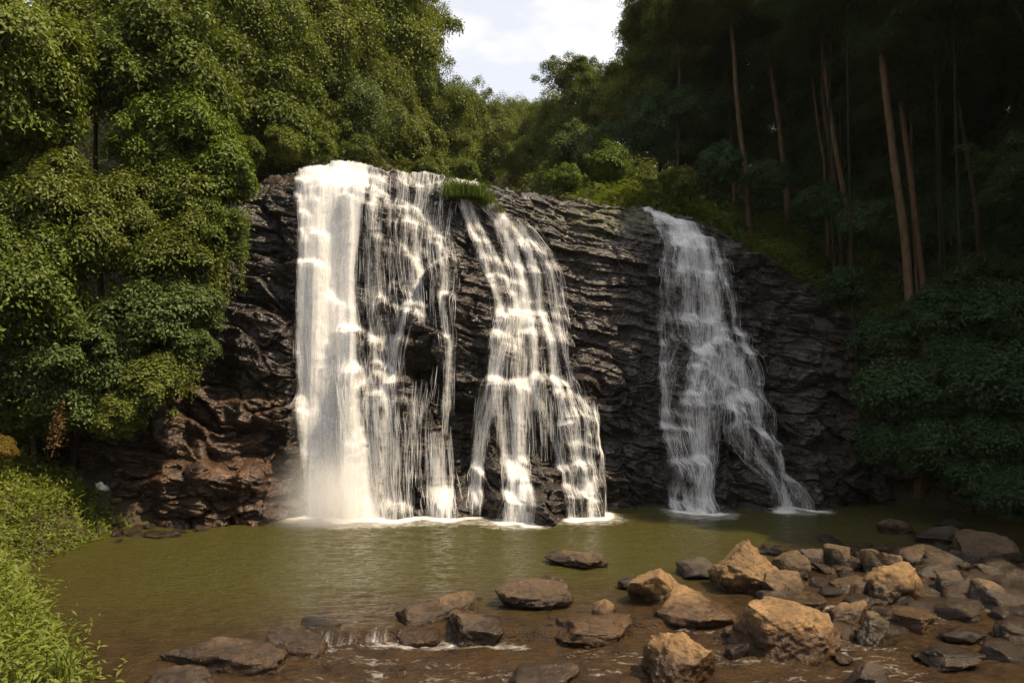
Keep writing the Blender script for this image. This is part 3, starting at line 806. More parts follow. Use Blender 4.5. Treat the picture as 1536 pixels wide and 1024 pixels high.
BOULDERS = [
    (820, 912, 828, 852, 'flat brown slab alone in mid pool, farthest out of the middle stones', 'rock_brown', dict(flat=.45)),
    (745, 858, 870, 912, 'dark brown angular rock between the flat mid-pool slab and the outlet step', 'rock_brown', {}),
    (812, 852, 864, 882, 'small brown stone just behind the dark angular mid-pool rock', 'rock_brown', dict(sub=4)),
    (583, 713, 894, 948, 'broad dark slab with a tilted top at the left end of the outlet rocks', 'rock_brown', dict(tilt=.10, flat=.6, hm=1.1)),
    (667, 758, 920, 966, 'dark wedge shaped rock leaning against the broad dark slab', 'rock_brown', dict(tilt=-.22, hm=1.05)),
    (668, 712, 918, 950, 'tan rock corner wedged between the broad dark slab and the wedge rock', 'rock_tan', dict(sub=4)),
    (593, 658, 946, 966, 'low flat tan stone in front of the broad dark slab', 'rock_tan', dict(flat=.4, sub=4)),
    (828, 952, 932, 963, 'long flat tan rock with a pointed end at the outlet step', 'rock_tan', dict(flat=.4)),
    (945, 1022, 856, 908, 'tan rock with two humps left of the tall boulder', 'rock_tan', {}),
    (928, 965, 866, 884, 'small dark stone touching the left side of the two humped rock', 'rock_wet', dict(sub=4)),
    (888, 925, 903, 930, 'small tan stone upstream of the long flat rock', 'rock_tan', dict(sub=4)),
    (920, 954, 922, 938, 'little low brown stone just right of the small tan stone', 'rock_brown', dict(sub=4)),
    (985, 1109, 881, 940, 'large flat topped tan block with an undercut front', 'rock_tan', dict(flat=.45)),
    (1080, 1173, 816, 890, 'tallest tan boulder with a rounded peak behind the flat topped block', 'rock_tan', dict(depth=.9, sub=6)),
    (1118, 1273, 904, 985, 'widest tan boulder in the right foreground, rough and slanting', 'rock_tan', dict(depth=.75, tilt=-.08, sub=6)),
    (1172, 1250, 892, 925, 'tan rock rising behind the widest boulder', 'rock_tan', {}),
    (978, 1079, 956, 1030, 'rounded golden tan boulder at the bottom edge', 'rock_tan', dict(depth=.9, flat=.7, sub=6)),
    (1022, 1088, 840, 868, 'low dark rock beside the left foot of the tallest boulder', 'rock_wet', dict(sub=4)),
    (1162, 1217, 828, 870, 'brown rock leaning right beside the tallest boulder', 'rock_brown', dict(tilt=-.2)),
    (1252, 1318, 866, 900, 'square tan rock in the middle of the right rubble', 'rock_tan', {}),
    (1312, 1395, 850, 906, 'pyramid shaped tan boulder in the middle of the right rubble', 'rock_tan', dict(flat=.75)),
    (1245, 1312, 902, 945, 'tan rock with a sharp crest right of the widest boulder', 'rock_tan', dict(tilt=.1)),
    (1290, 1352, 920, 968, 'brown rock sloping down in front of the sharp crested rock', 'rock_brown', dict(tilt=-.3)),
    (1340, 1415, 914, 945, 'low tan stone below the pyramid shaped boulder', 'rock_tan', {}),
    (1320, 1376, 777, 801, 'thin slab tilted up out of the dark water near the right bank', 'rock_brown', dict(tilt=-.35, depth=.5)),
    (1446, 1545, 799, 842, 'big flat brown boulder at the right edge under the shrubs', 'rock_brown', dict(flat=.45)),
    (1482, 1560, 874, 920, 'large brown boulder cut by the right edge of the view', 'rock_brown', {}),
    (1355, 1400, 818, 850, 'rounded brown stone behind the pyramid shaped boulder', 'rock_brown', dict(sub=4)),
    (1302, 1358, 824, 862, 'brown stone directly behind the pyramid shaped boulder, farther left', 'rock_brown', dict(sub=4)),
    (1242, 1286, 819, 850, 'brown stone at the far edge of the rubble, behind the square rock', 'rock_brown', dict(sub=4)),
    (1206, 1244, 826, 852, 'dark stone between the leaning brown rock and the rubble edge', 'rock_wet', dict(sub=4)),
    (1376, 1432, 846, 876, 'brown stone with a flat top right of the pyramid shaped boulder', 'rock_brown', dict(sub=4)),
    (1408, 1456, 856, 898, 'upright brown stone in the right rubble', 'rock_brown', dict(sub=4)),
    (1456, 1512, 844, 872, 'low rock below the big flat boulder at the right edge', 'rock_brown', dict(sub=4)),
    (1150, 1216, 858, 900, 'brown rock at the right foot of the tallest boulder', 'rock_brown', dict(sub=4)),
    (1420, 1490, 938, 966, 'flat brown stone in the dim right foreground', 'rock_brown', dict(sub=4)),
    (1395, 1482, 984, 1002, 'thin wet ledge barely above the water in the right foreground', 'rock_brown', dict(flat=.4)),
    (1512, 1560, 934, 962, 'brown stone low on the right edge of the view', 'rock_brown', dict(sub=4)),
    (765, 866, 992, 1040, 'low wet brown rock at the bottom edge left of the golden boulder', 'rock_brown', {}),
    (1092, 1126, 964, 986, 'small wet stone left of the widest boulder', 'rock_wet', dict(sub=4)),
    (1278, 1346, 998, 1050, 'grey brown block at the bottom edge below the sloping rock', 'rock_brown', {}),
    (1086, 1134, 936, 960, 'small flat tan stone between the block and the widest boulder', 'rock_tan', dict(sub=4, flat=.4)),
    (246, 418, 963, 1008, 'long low rust brown rock ridge near the left bank', 'rock_brown', dict(depth=.45, flat=.5)),
    (222, 312, 1000, 1045, 'rust brown rock at the bottom edge in front of the long ridge', 'rock_brown', {}),
    (395, 482, 946, 984, 'low wet brown rock joining the long ridge to the outlet step', 'rock_brown', dict(flat=.42)),
    (446, 508, 930, 953, 'small black wet rock at the left end of the outlet step', 'rock_wet', dict(sub=4)),
    (1378, 1442, 793, 815, 'dark low rock in the shadowed water by the right bank', 'rock_wet', dict(sub=4)),
    (1405, 1452, 780, 798, 'dark rock behind the low one in the shadowed water', 'rock_wet', dict(sub=4)),
    (798, 884, 716, 770, 'black wet boulder at the foot of the middle cascade', 'rock_wet', dict(z=0, depth=.9)),
    (1195, 1250, 715, 756, 'black boulder at the foot of the right waterfall', 'rock_wet', dict(z=0)),
    (328, 405, 752, 778, 'low brown rock at the waterline below the left cliff', 'rock_brown', dict(z=0)),
    (282, 345, 764, 786, 'grey brown rock on the shore left of the low waterline rock', 'rock_brown', dict(z=0, sub=4)),
    (384, 458, 744, 775, 'dark wet rock at the waterline beside the dense white fall', 'rock_wet', dict(z=0)),
]
for k, (l, r, t_, b_, lab, mt, kw) in enumerate(BOULDERS):
    boulder(l, r, t_, b_, lab, mt, seed=100 + k, **kw)
# rubble between the big stones: each its own stone
rng = np.random.default_rng(21)
protos = [rock_shape(300 + k, 3, .55) for k in range(8)]
pm = []
for k, (V, F) in enumerate(protos):
    pm.append({})
def stone(x, y, z, r, k, mt, label, group):
    me = pm[k].get(mt)
    if me is None:
        o = mesh('stone', protos[k][0] * np.array([1, .8, .6]), protos[k][1], M[mt], smooth=True); pm[k][mt] = o
    else:
        o = me.copy(); COL.objects.link(o)
    o.location = (float(x), float(y), float(z)); o.scale = (r * rng.uniform(.8, 1.3), r, r * rng.uniform(.6, 1.0))
    o.rotation_euler = (rng.normal() * .15, rng.normal() * .15, rng.uniform(0, 6.28))
    return tag(o, label, 'stone', group)
cnt = 0
while cnt < 165:
    px, py = rng.uniform(1130, 1545), rng.uniform(815, 1000)
    if rng.random() > np.exp(-((py - 870) / 60) ** 2) * (0.35 + .65 * (px - 1130) / 410): continue
    p = on_level(px, py, -.1)
    r = rng.uniform(.09, .40) if cnt % 4 else rng.uniform(.35, .6) * (1.2 if px > 1350 else .8)
    stone(p[0], p[1], (LOW if p[1] < np.interp(p[0], wxs, yw[:, 0]) else 0) + r * .05, r, cnt % 8, ('rock_brown', 'rock_brown', 'rock_tan', 'rock_wet')[cnt % 4],
          'small brown stone among the rubble of boulders on the right of the stream', 'small stones between the right boulders')
    cnt += 1
for k in range(26):
    px, py = rng.uniform(560, 1120), rng.uniform(900, 1010)
    p = on_level(px, py, LOW); r = rng.uniform(.05, .13)
    stone(p[0], p[1], (LOW if p[1] < np.interp(p[0], wxs, yw[:, 0]) else 0) - r * .15, r, k % 8, ('rock_wet', 'rock_brown')[k % 2],
          'small wet stone breaking the surface of the shallow outflow', 'small stones in the shallow outflow')
for k in range(60):
    px, py = rng.uniform(165, 330), rng.uniform(770, 806)
    p = on_level(px, py + (230 - px) * .12, .05); r = rng.uniform(.1, .34)
    z_, _ = ground(p[0:1], p[1:2])
    stone(p[0], p[1], max(float(z_[0]), -.02) + .03, r, k % 8, ('rock_brown', 'rock_wet')[k % 2],
          'small grey brown stone on the rubbly shore below the left cliff', 'small stones on the left shore')

# ------------------------------------------------------------------ foliage
def leaves(Pt, N, L, Wd, rng, hang=.5):
    n = len(Pt)
    N = N / (np.linalg.norm(N, axis=1, keepdims=True) + 1e-9)
    a = rng.normal(size=(n, 3)); a[:, 2] -= hang
    a -= (a * N).sum(1, keepdims=True) * N
    a /= np.linalg.norm(a, axis=1, keepdims=True) + 1e-9
    s = np.cross(N, a)
    L = np.asarray(L).reshape(-1, 1); Wd = np.asarray(Wd).reshape(-1, 1)
    mid = Pt + a * L * .45
    V = np.stack([Pt, mid + s * Wd * .5 + N * L * .06, Pt + a * L - N * L * .12, mid - s * Wd * .5 + N * L * .06], 1)
    return V.reshape(-1, 3), np.arange(n * 4).reshape(-1, 4)

def crown_geo(seed, nclump, per, L, squash=.85, clump=.26):
    """unit crown: clumps of leaves through an uneven volume; also the clump centres for the limbs"""
    rng = np.random.default_rng(seed)
    d = rng.normal(size=(nclump, 3)); d /= np.linalg.norm(d, axis=1, keepdims=True)
    lob = 0.76 + 0.42 * vn(d[:, 0] * 1.9 + seed, d[:, 1] * 1.9, d[:, 2] * 1.9, seed=seed)
    r = lob * (0.35 + .65 * rng.random(nclump) ** .45)
    Cn = d * r[:, None] * np.array([1, 1, squash])
    nx_ = nclump // 2
    d2 = rng.normal(size=(nx_, 3)); d2 /= np.linalg.norm(d2, axis=1, keepdims=True)
    d2 *= (rng.uniform(.75, 1.22, (nx_, 1)) * (.8 + .42 * vn(d2[:, 0] * 1.9 + seed, d2[:, 1] * 1.9, d2[:, 2] * 1.9, seed=seed))[:, None])
    Ps, Ns = [], []
    big = np.concatenate([np.ones(nclump), np.full(nx_, .5)])
    Call = np.concatenate([Cn, d2 * np.array([1, 1, squash])])
    for c, bg_ in zip(Call, big):
        k = int(per * rng.uniform(.6, 1.4) * bg_ ** 1.6); q = rng.normal(size=(k, 3)); q /= np.linalg.norm(q, axis=1, keepdims=True)
        q[:, 2] = np.where(q[:, 2] < -.35, -q[:, 2] * .6, q[:, 2])
        cr = clump * rng.uniform(.5, 1.3) * bg_
        rad = (.45 + .62 * rng.random((k, 1)) ** .55)
        q2 = q * rad * np.array([cr, cr, cr * .85])
        q2 += (0.16 + .1 * (bg_ < 1)) * cr * rng.normal(size=q2.shape)
        q2[:, 2] -= 0.42 * (q2[:, 0] ** 2 + q2[:, 1] ** 2) / cr
        Ps.append(c + q2); Ns.append(q * .8 + np.array([0, 0, .75]) + .5 * rng.normal(size=q.shape) + .25 * c)
    Pt = np.concatenate(Ps); N = np.concatenate(Ns)
    n = len(Pt)
    V, F = leaves(Pt, N, L * rng.uniform(.65, 1.3, n), L * .48 * rng.uniform(.7, 1.3, n), rng)
    return V, F, Cn

def tube(path, rad, ns=8):
    path = np.asarray(path, float); n = len(path)
    tg = np.gradient(path, axis=0); tg /= np.linalg.norm(tg, axis=1, keepdims=True) + 1e-9
    ref = np.where(np.abs(tg[:, 2:3]) > .9, np.array([[1., 0, 0]]), np.array([[0, 0, 1.]]))
    s = np.cross(tg, ref); s /= np.linalg.norm(s, axis=1, keepdims=True) + 1e-9
    q = np.cross(tg, s)
    an = np.linspace(0, 2 * np.pi, ns, endpoint=False)
    V = path[:, None] + np.asarray(rad, float)[:, None, None] * (np.cos(an)[None, :, None] * s[:, None] + np.sin(an)[None, :, None] * q[:, None])
    i, j = np.meshgrid(np.arange(n - 1), np.arange(ns), indexing='ij')
    F = np.stack([i * ns + j, i * ns + (j + 1) % ns, (i + 1) * ns + (j + 1) % ns, (i + 1) * ns + j], -1).reshape(-1, 4)
    return V.reshape(-1, 3), F
def join(parts):
    Vs, Fs, n = [], [], 0
    for V, F in parts:
        Vs.append(V); Fs.append(F + n); n += len(V)
    return np.concatenate(Vs), np.concatenate(Fs)

CROWNS = {}
def crown_mesh(kind, k, mname):
    key = (kind, k, mname)
    if key not in CROWNS:
        base = (kind, k)
        if base not in CROWNS:
            CROWNS[base] = {'near': lambda: crown_geo(500 + k, 66, 720, .062, clump=.27),
                            'far': lambda: crown_geo(600 + k, 100, 760, .038, clump=.22),
                            'bush': lambda: crown_geo(700 + k, 46, 560, .10, squash=.75, clump=.34),
                            'open': lambda: crown_geo(800 + k, 60, 420, .052, squash=.7, clump=.20)}[kind]()
        V, F, Cn = CROWNS[base]
        o = mesh('crown', V, F, M[mname]); me = o.data
        bpy.data.objects.remove(o)
        CROWNS[key] = (me, Cn)
    return CROWNS[key]

def put_crown(name, parent, kind, k, mname, loc, scale, rz):
    me, Cn = crown_mesh(kind, k, mname)
    o = bpy.data.objects.new(name, me); COL.objects.link(o); o.parent = parent
    o.location = [float(v) for v in loc]; o.scale = scale; o.rotation_euler = (0, 0, rz)
    return o, Cn

TN = [0]
def tree(px, py, d, R, label, mname='leaf_warm', kind=None, sq=1.0, group=None, bark='bark_dark', lean=0.0, at=None):
    TN[0] += 1; s = TN[0]; rng = np.random.default_rng(3000 + s)
    c = P(px, py, d) if at is None else np.array(at, float)
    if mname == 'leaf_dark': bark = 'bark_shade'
    kind = kind or ('near' if R < 3.3 else 'far')
    nk = {'near': 4, 'far': 5, 'bush': 4, 'open': 2}[kind]
    bx, by = c[0] + lean * R + rng.normal() * .4, c[1] + (.75 * R if px < 500 and at is None else rng.uniform(.2, .8))
    g = gz(bx, by)
    g = min(g, c[2] - .9 * R)
    root = empty('tree', (bx, by, g), label, 'tree', group)
    rz = rng.uniform(0, 6.28)
    lc = c - np.array([bx, by, g])
    cr, Cn = put_crown('crown', root, kind, s % nk, mname, lc, (R, R, R * sq), rz)
    tr = max(.04, .022 * R + .003 * lc[2]) * (.35 if mname == 'leaf_dark' else 1)
    T = np.linspace(0, 1, 10)[:, None]
    path = np.array([[0, 0, -.5]]) * (1 - T) + (lc + np.array([0, 0, R * .3])) * T + np.sin(T * 3.1) * rng.normal(size=3) * np.array([.3, .3, 0])
    parts = [tube(path, tr * (1.25 - .9 * T[:, 0]) + .02)]
    for q in rng.choice(len(Cn), min(9, len(Cn)), replace=False):
        e = Cn[q] * np.array([R, R, R * sq]); e = np.array([e[0] * math.cos(rz) - e[1] * math.sin(rz), e[0] * math.sin(rz) + e[1] * math.cos(rz), e[2]])
        st = path[rng.integers(7, 10)]
        en = lc + e
        mid = (st + en) / 2 + np.array([0, 0, .12 * R])
        u = np.linspace(0, 1, 6)[:, None]
        parts.append(tube((1 - u) ** 2 * st + 2 * u * (1 - u) * mid + u * u * en, tr * .38 * (1 - .8 * u[:, 0]) + .008, 5))
    V, F = join(parts)
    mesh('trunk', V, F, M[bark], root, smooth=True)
    return root

def bush(px, py, d, R, label, mname='leaf_cool', sq=1.0, group=None, at=None, name='bush', cat='bush'):
    TN[0] += 1; s = TN[0]; rng = np.random.default_rng(5000 + s)
    c = P(px, py, d) if at is None else np.array(at, float)
    g = np.array([c[0] + rng.normal() * .1, c[1] + R * .55, c[2] - R * .55 * sq])
    root = empty(name, g, label, cat, group)
    lc = c - g
    o, Cn = put_crown('foliage', root, 'bush' if R < 1.9 else 'near', s % 4, mname, lc, (R, R * .9, R * sq), rng.uniform(0, 6.28))
    parts = []
    for q in range(6):
        e = lc + Cn[q] * R * .8 * np.array([1, .9, sq]); u = np.linspace(0, 1, 6)[:, None]
        parts.append(tube(u * e + np.sin(u * 3.1) * rng.normal(size=3) * .08 * R, .03 * R * (1.2 - u[:, 0]) + .004, 5))
    V, F = join(parts)
    mesh('stem', V, F, M['bark_dark'], root, smooth=True)
    return root

GL, GR, GF = 'trees of the left forest slope', 'trees of the shaded right forest', 'trees in the far valley'
# left slope, near to far
for a in [
    (35, 85, 24, 3.0, 'bright leafed tree with a thin pale trunk in the top left corner', 'leaf_warm'),
    (18, 420, 23, 2.6, 'sunlit green tree at the left edge, halfway up', 'leaf_warm'),
    (95, 330, 25, 2.4, 'dark green tree behind the sunlit one at the left edge', 'leaf_mid'),
    (70, 530, 24.3, 2.3, 'spreading tree with broad sunlit sprays low at the left edge', 'leaf_cool'),
    (150, 60, 29, 3.0, 'deep green tree just right of the top left corner tree', 'leaf_mid'),
    (235, 90, 28, 3.1, 'tall round tree with olive sunlit crown, second from the top left', 'leaf_warm'),
    (262, 205, 28, 2.4, 'bushy bright green tree above the upper left corner of the cliff', 'leaf_bright'),
    (215, 330, 26.8, 2.2, 'leafy green tree leaning over the left end of the cliff', 'leaf_mid'),
    (372, 60, 36, 4.2, 'large olive tree top centre of the left slope', 'leaf_warm'),
    (388, 165, 35, 3.2, 'drooping olive tree right above the brown top of the cliff', 'leaf_warm'),
    (310, 110, 33, 3.2, 'green tree between the two olive crowns', 'leaf_mid'),
    (305, 0, 36, 4.0, 'tree whose crown runs off the top between the olive trees', 'leaf_mid'),
    (470, 60, 42, 5.0, 'tall green tree standing above the head of the dense fall', 'leaf_mid'),
    (500, 170, 42, 3.8, 'dark leafy tree right behind the head of the dense fall', 'leaf_cool'),
    (455, 180, 39, 2.4, 'small olive tree at the left edge of the river above the falls', 'leaf_warm'),
    (560, 40, 50, 6.0, 'big warm brown green tree on the skyline of the left slope', 'leaf_warm'),
    (560, 165, 47, 4.0, 'leafy green tree hanging over the river above the thin veil', 'leaf_mid'),
    (598, 40, 55, 4.4, 'skyline tree with feathery branches left of the open sky', 'leaf_mid'),
    (628, 150, 56, 4.4, 'round olive tree under the feathery skyline tree', 'leaf_warm'),
    (612, 215, 50, 3.0, 'low green tree at the riverside above the veil of water', 'leaf_mid'),
    (676, 180, 64, 4.2, 'warm green tree sloping down to the open sky gap', 'leaf_warm'),
    (665, 225, 58, 3.4, 'small olive tree at the riverside below the sloping skyline', 'leaf_warm'),
    (715, 205, 72, 4.2, 'last tree of the left slope beside the far valley', 'leaf_warm')]:
    tree(*a, group=GL, sq=1.22)
for a in [
    (766, 185, 92, 5.2, 'far hazy tree with a rounded top in the valley gap', 'leaf_warm'),
    (742, 235, 85, 4.2, 'far low tree in the valley at the foot of the left slope', 'leaf_warm'),
    (806, 205, 84, 4.8, 'far olive tree in the middle of the valley', 'leaf_warm'),
    (795, 245, 72, 3.4, 'far small tree just above the rock lip in the valley', 'leaf_warm'),
    (848, 190, 72, 5.0, 'far dark tree under the flat topped tree of the valley', 'leaf_warm')]:
    tree(*a, group=GF)
tree(862, 112, 66, 3.6, 'flat topped tree with layered branches against the sky', 'leaf_mid', sq=.75, group=GF, kind='open')
for a in [
    (915, 160, 60, 4.2, 'round green tree right of the flat topped skyline tree', 'leaf_mid'),
    (880, 235, 56, 3.2, 'small shaded tree behind the bright bush on the lip', 'leaf_cool'),
    (978, 118, 50, 4.2, 'tall loose tree with sunlit edge at the right of the sky gap', 'leaf_mid'),
    (1022, 20, 46, 4.2, 'tall sunlit crown at the top, right edge of the sky', 'leaf_mid'),
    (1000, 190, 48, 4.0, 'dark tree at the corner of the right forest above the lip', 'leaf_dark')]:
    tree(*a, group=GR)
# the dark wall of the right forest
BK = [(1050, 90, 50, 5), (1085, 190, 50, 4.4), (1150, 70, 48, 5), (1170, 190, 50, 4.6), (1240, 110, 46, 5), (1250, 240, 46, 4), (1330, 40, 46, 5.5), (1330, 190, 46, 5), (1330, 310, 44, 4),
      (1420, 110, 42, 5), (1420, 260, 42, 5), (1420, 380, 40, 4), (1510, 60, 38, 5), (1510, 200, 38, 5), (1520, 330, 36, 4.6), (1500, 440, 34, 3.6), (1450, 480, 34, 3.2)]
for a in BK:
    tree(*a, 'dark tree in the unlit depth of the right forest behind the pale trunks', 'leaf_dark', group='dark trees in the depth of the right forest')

def tall_tree(pts, d, wpx, label, crowns, bark='bark', mname='leaf_dark'):
    """pts: photo pixels of the trunk from foot to top"""
    TN[0] += 1; rng = np.random.default_rng(7000 + TN[0])
    W = np.array([P(px, py, d + .02 * (pts[0][1] - py) / 10) for px, py in pts])
    foot = W[0].copy(); g = gz(foot[0], foot[1]); 
    if g < foot[2]: W = np.concatenate([[np.array([foot[0], foot[1], g - .4])], W])
    u0 = np.concatenate([[0], np.cumsum(np.linalg.norm(np.diff(W, axis=0), axis=1))]); u0 /= u0[-1]
    T = np.linspace(0, 1, 40)
    path = np.stack([np.interp(T, u0, W[:, k]) for k in range(3)], -1)
    kk = np.hanning(9); kk /= kk.sum()
    path = np.stack([np.convolve(np.pad(path[:, k], 4, mode='reflect', reflect_type='odd'), kk, 'valid') for k in range(3)], -1)
    base = path[0].copy()
    path[:, 0] += .06 * vn(T * 7, T * 0 + TN[0], seed=3); 
    r = wpx / 1024 * d / 2 * .52
    root = empty('tall_tree', base, label, 'tree', GR)
    parts = [tube(path - base, r * (1.15 - .5 * T + .5 * np.exp(-T * 25)), 12)]
    top = path[-1] - base
    for (dx, dy, dz, R, mm) in crowns:
        lc = top + np.array([dx, dy, dz])
        put_crown('crown', root, 'near' if R < 3.3 else 'far', TN[0] % 4, mm, lc, (R, R, R * .75), rng.uniform(0, 6))
        u = np.linspace(0, 1, 8)[:, None]; st = path[int(40 * rng.uniform(.8, .96))] - base
        mid = (st + lc) / 2 + np.array([0, 0, .4])
        parts.append(tube((1 - u) ** 2 * st + 2 * u * (1 - u) * mid + u * u * lc, r * .45 * (1 - .7 * u[:, 0]), 6))
    V, F = join(parts)
    mesh('trunk', V, F, M[bark], root, smooth=True)
    return root
tall_tree([(1372, 505), (1358, 380), (1340, 230), (1322, 60), (1314, -120)], 31, 24, 'tall pale trunk standing nearest the front of the right forest', [(0, 0, 1, 3.6, 'leaf_dark'), (2, 1, 0, 3, 'leaf_dark'), (-2.4, .5, -.5, 2.6, 'leaf_dark')])
tall_tree([(1386, 440), (1374, 330), (1366, 260), (1352, 160), (1338, 60), (1328, -100)], 34, 18, 'tall pale forked trunk just right of the nearest pale trunk', [(1, 1, 1, 3.6, 'leaf_dark'), (3, 1, -1, 3, 'leaf_dark')])
tall_tree([(1369, 270), (1368, 160), (1372, 60), (1376, -60)], 34.5, 9, 'thin upright stem rising beside the forked trunk', [(0, .5, 1, 2.4, 'leaf_dark')])
tall_tree([(1278, 355), (1262, 260), (1246, 180), (1232, 60), (1224, -60)], 38, 16, 'brown trunk with a high fork, left of the nearest pale trunk', [(0, 0, 1, 3.5, 'leaf_mid'), (-2.5, 0, -1, 2.6, 'leaf_mid')], 'bark')
tall_tree([(1262, 345), (1248, 250), (1236, 150), (1232, 40), (1244, -40)], 40, 17, 'thick dark trunk close beside the brown forked trunk', [(1, 1, 1, 3.5, 'leaf_dark')], 'bark_dark')
tall_tree([(1238, 250), (1228, 190), (1220, 130), (1214, 20)], 42, 10, 'slim brown trunk left of the dark and forked pair', [(-.5, 0, 1, 3, 'leaf_dark')])
tall_tree([(1180, 272), (1170, 200), (1158, 120), (1150, 30), (1146, -60)], 44, 14, 'straight brown trunk halfway between the forked pair and the grassy lip', [(0, 0, 1, 3.6, 'leaf_dark')])
tall_tree([(1122, 282), (1114, 220), (1104, 130), (1098, 60), (1094, -30)], 42, 15, 'straight reddish trunk standing on the grass right of the lip', [(0, 0, 1, 3.6, 'leaf_mid'), (-2, 0, -1.5, 2.6, 'leaf_mid')])
tall_tree([(1098, 215), (1092, 150), (1086, 90), (1082, 10)], 47, 9, 'thin reddish trunk behind and left of the straight reddish one', [(0, 0, 1, 3, 'leaf_dark')])
tall_tree([(996, 245), (992, 180), (988, 120), (980, 60)], 48, 9, 'thin pale trunk under the sunlit crown beside the sky gap', [(0, 0, 1.2, 3.0, 'leaf_mid'), (1.5, 0, -.8, 2.2, 'leaf_mid')])
tall_tree([(1468, 350), (1458, 280), (1445, 210), (1430, 100), (1420, -20)], 33, 13, 'dim trunk far right in the shade', [(0, 0, 1, 3.4, 'leaf_dark')], 'bark_dark')
# canopy over the right side; unseen crowns beyond the frame are added for shade
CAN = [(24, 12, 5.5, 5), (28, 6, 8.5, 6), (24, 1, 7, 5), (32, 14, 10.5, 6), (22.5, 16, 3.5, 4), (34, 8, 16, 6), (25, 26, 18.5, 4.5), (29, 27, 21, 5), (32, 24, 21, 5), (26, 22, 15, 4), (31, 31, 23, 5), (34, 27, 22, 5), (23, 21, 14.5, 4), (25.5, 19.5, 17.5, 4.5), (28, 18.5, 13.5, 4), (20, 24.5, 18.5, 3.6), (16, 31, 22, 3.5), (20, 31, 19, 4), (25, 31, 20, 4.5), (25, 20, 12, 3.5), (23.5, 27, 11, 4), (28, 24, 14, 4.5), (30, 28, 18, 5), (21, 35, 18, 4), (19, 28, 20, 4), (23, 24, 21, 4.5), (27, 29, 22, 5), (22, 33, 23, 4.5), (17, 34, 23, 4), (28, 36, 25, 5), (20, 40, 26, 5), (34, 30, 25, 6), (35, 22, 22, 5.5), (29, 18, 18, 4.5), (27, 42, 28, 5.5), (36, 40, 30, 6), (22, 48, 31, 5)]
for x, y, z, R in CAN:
    tree(0, 0, 0, R, 'high dark crown added to close the canopy and shade the right bank', 'leaf_dark', at=(x, y, z + (3.5 if y < 37 else 1)), group='canopy trees over the right bank, added for shade', sq=.6)

# bushes and shrubs
BL = 'bushes on the left end of the cliff'
for a in [
    (330, 258, 28.5, 1.7, 'bright yellow green bush on the upper left corner of the cliff', 'leaf_bright'),
    (40, 250, 26, 2.2, 'dim green bush at the left edge under the top corner tree', 'leaf_mid'),
    (275, 290, 27.2, 1.8, 'green bush just left of the yellow green corner bush', 'leaf_warm'),
    (318, 345, 27.4, 1.4, 'olive bush hanging down the left edge of the cliff face', 'leaf_warm'),
    (255, 385, 26, 1.8, 'dark green bush left of the hanging olive bush', 'leaf_mid'),
    (285, 450, 26.2, 1.4, 'pale leafed bush above the grey rock shoulder', 'leaf_cool'),
    (230, 470, 25.2, 1.8, 'broad bush with large leaves in the middle of the left slope', 'leaf_cool'),
    (285, 515, 25.8, 1.1, 'small leafy bush at the edge of the grey rock shoulder', 'leaf_cool'),
    (165, 530, 25, 2.1, 'big leafy bush with bluish green leaves above the dark recess', 'leaf_cool'),
    (235, 565, 24.8, 1.4, 'leafy bush draping over the rusty rock', 'leaf_mid'),
    (125, 605, 24.6, 1.4, 'bush hanging low over the dark recess', 'leaf_cool'),
    (180, 620, 24.2, 1.0, 'small bush low on the rusty rock, under the bluish one', 'leaf_mid'),
    (45, 600, 25, 1.9, 'dim bush in the recess at the left edge', 'leaf_mid')]:
    bush(*a, group=BL)
for a in [
    (372, 222, 31, .8, 'low green bush at the brown top of the cliff', 'leaf_warm'),
    (425, 214, 33, 1.0, 'low green bush left of the head of the dense fall', 'leaf_warm'),
    (478, 222, 35.5, 1.1, 'low bush directly behind the head of the dense fall', 'leaf_warm'),
    (540, 228, 38, 1.2, 'low bush behind the head of the thin veil', 'leaf_warm'),
    (640, 252, 40, 1.0, 'low olive bush behind the lip left of the grass tuft', 'leaf_warm'),
    (700, 256, 42, .9, 'low olive bush behind the lip above the grass tuft', 'leaf_warm')]:
    bush(*a, group='low bushes behind the lip')
bush(912, 243, 39, 1.35, 'bright yellow green round bush on the lip', 'leaf_bright', group='low bushes behind the lip')
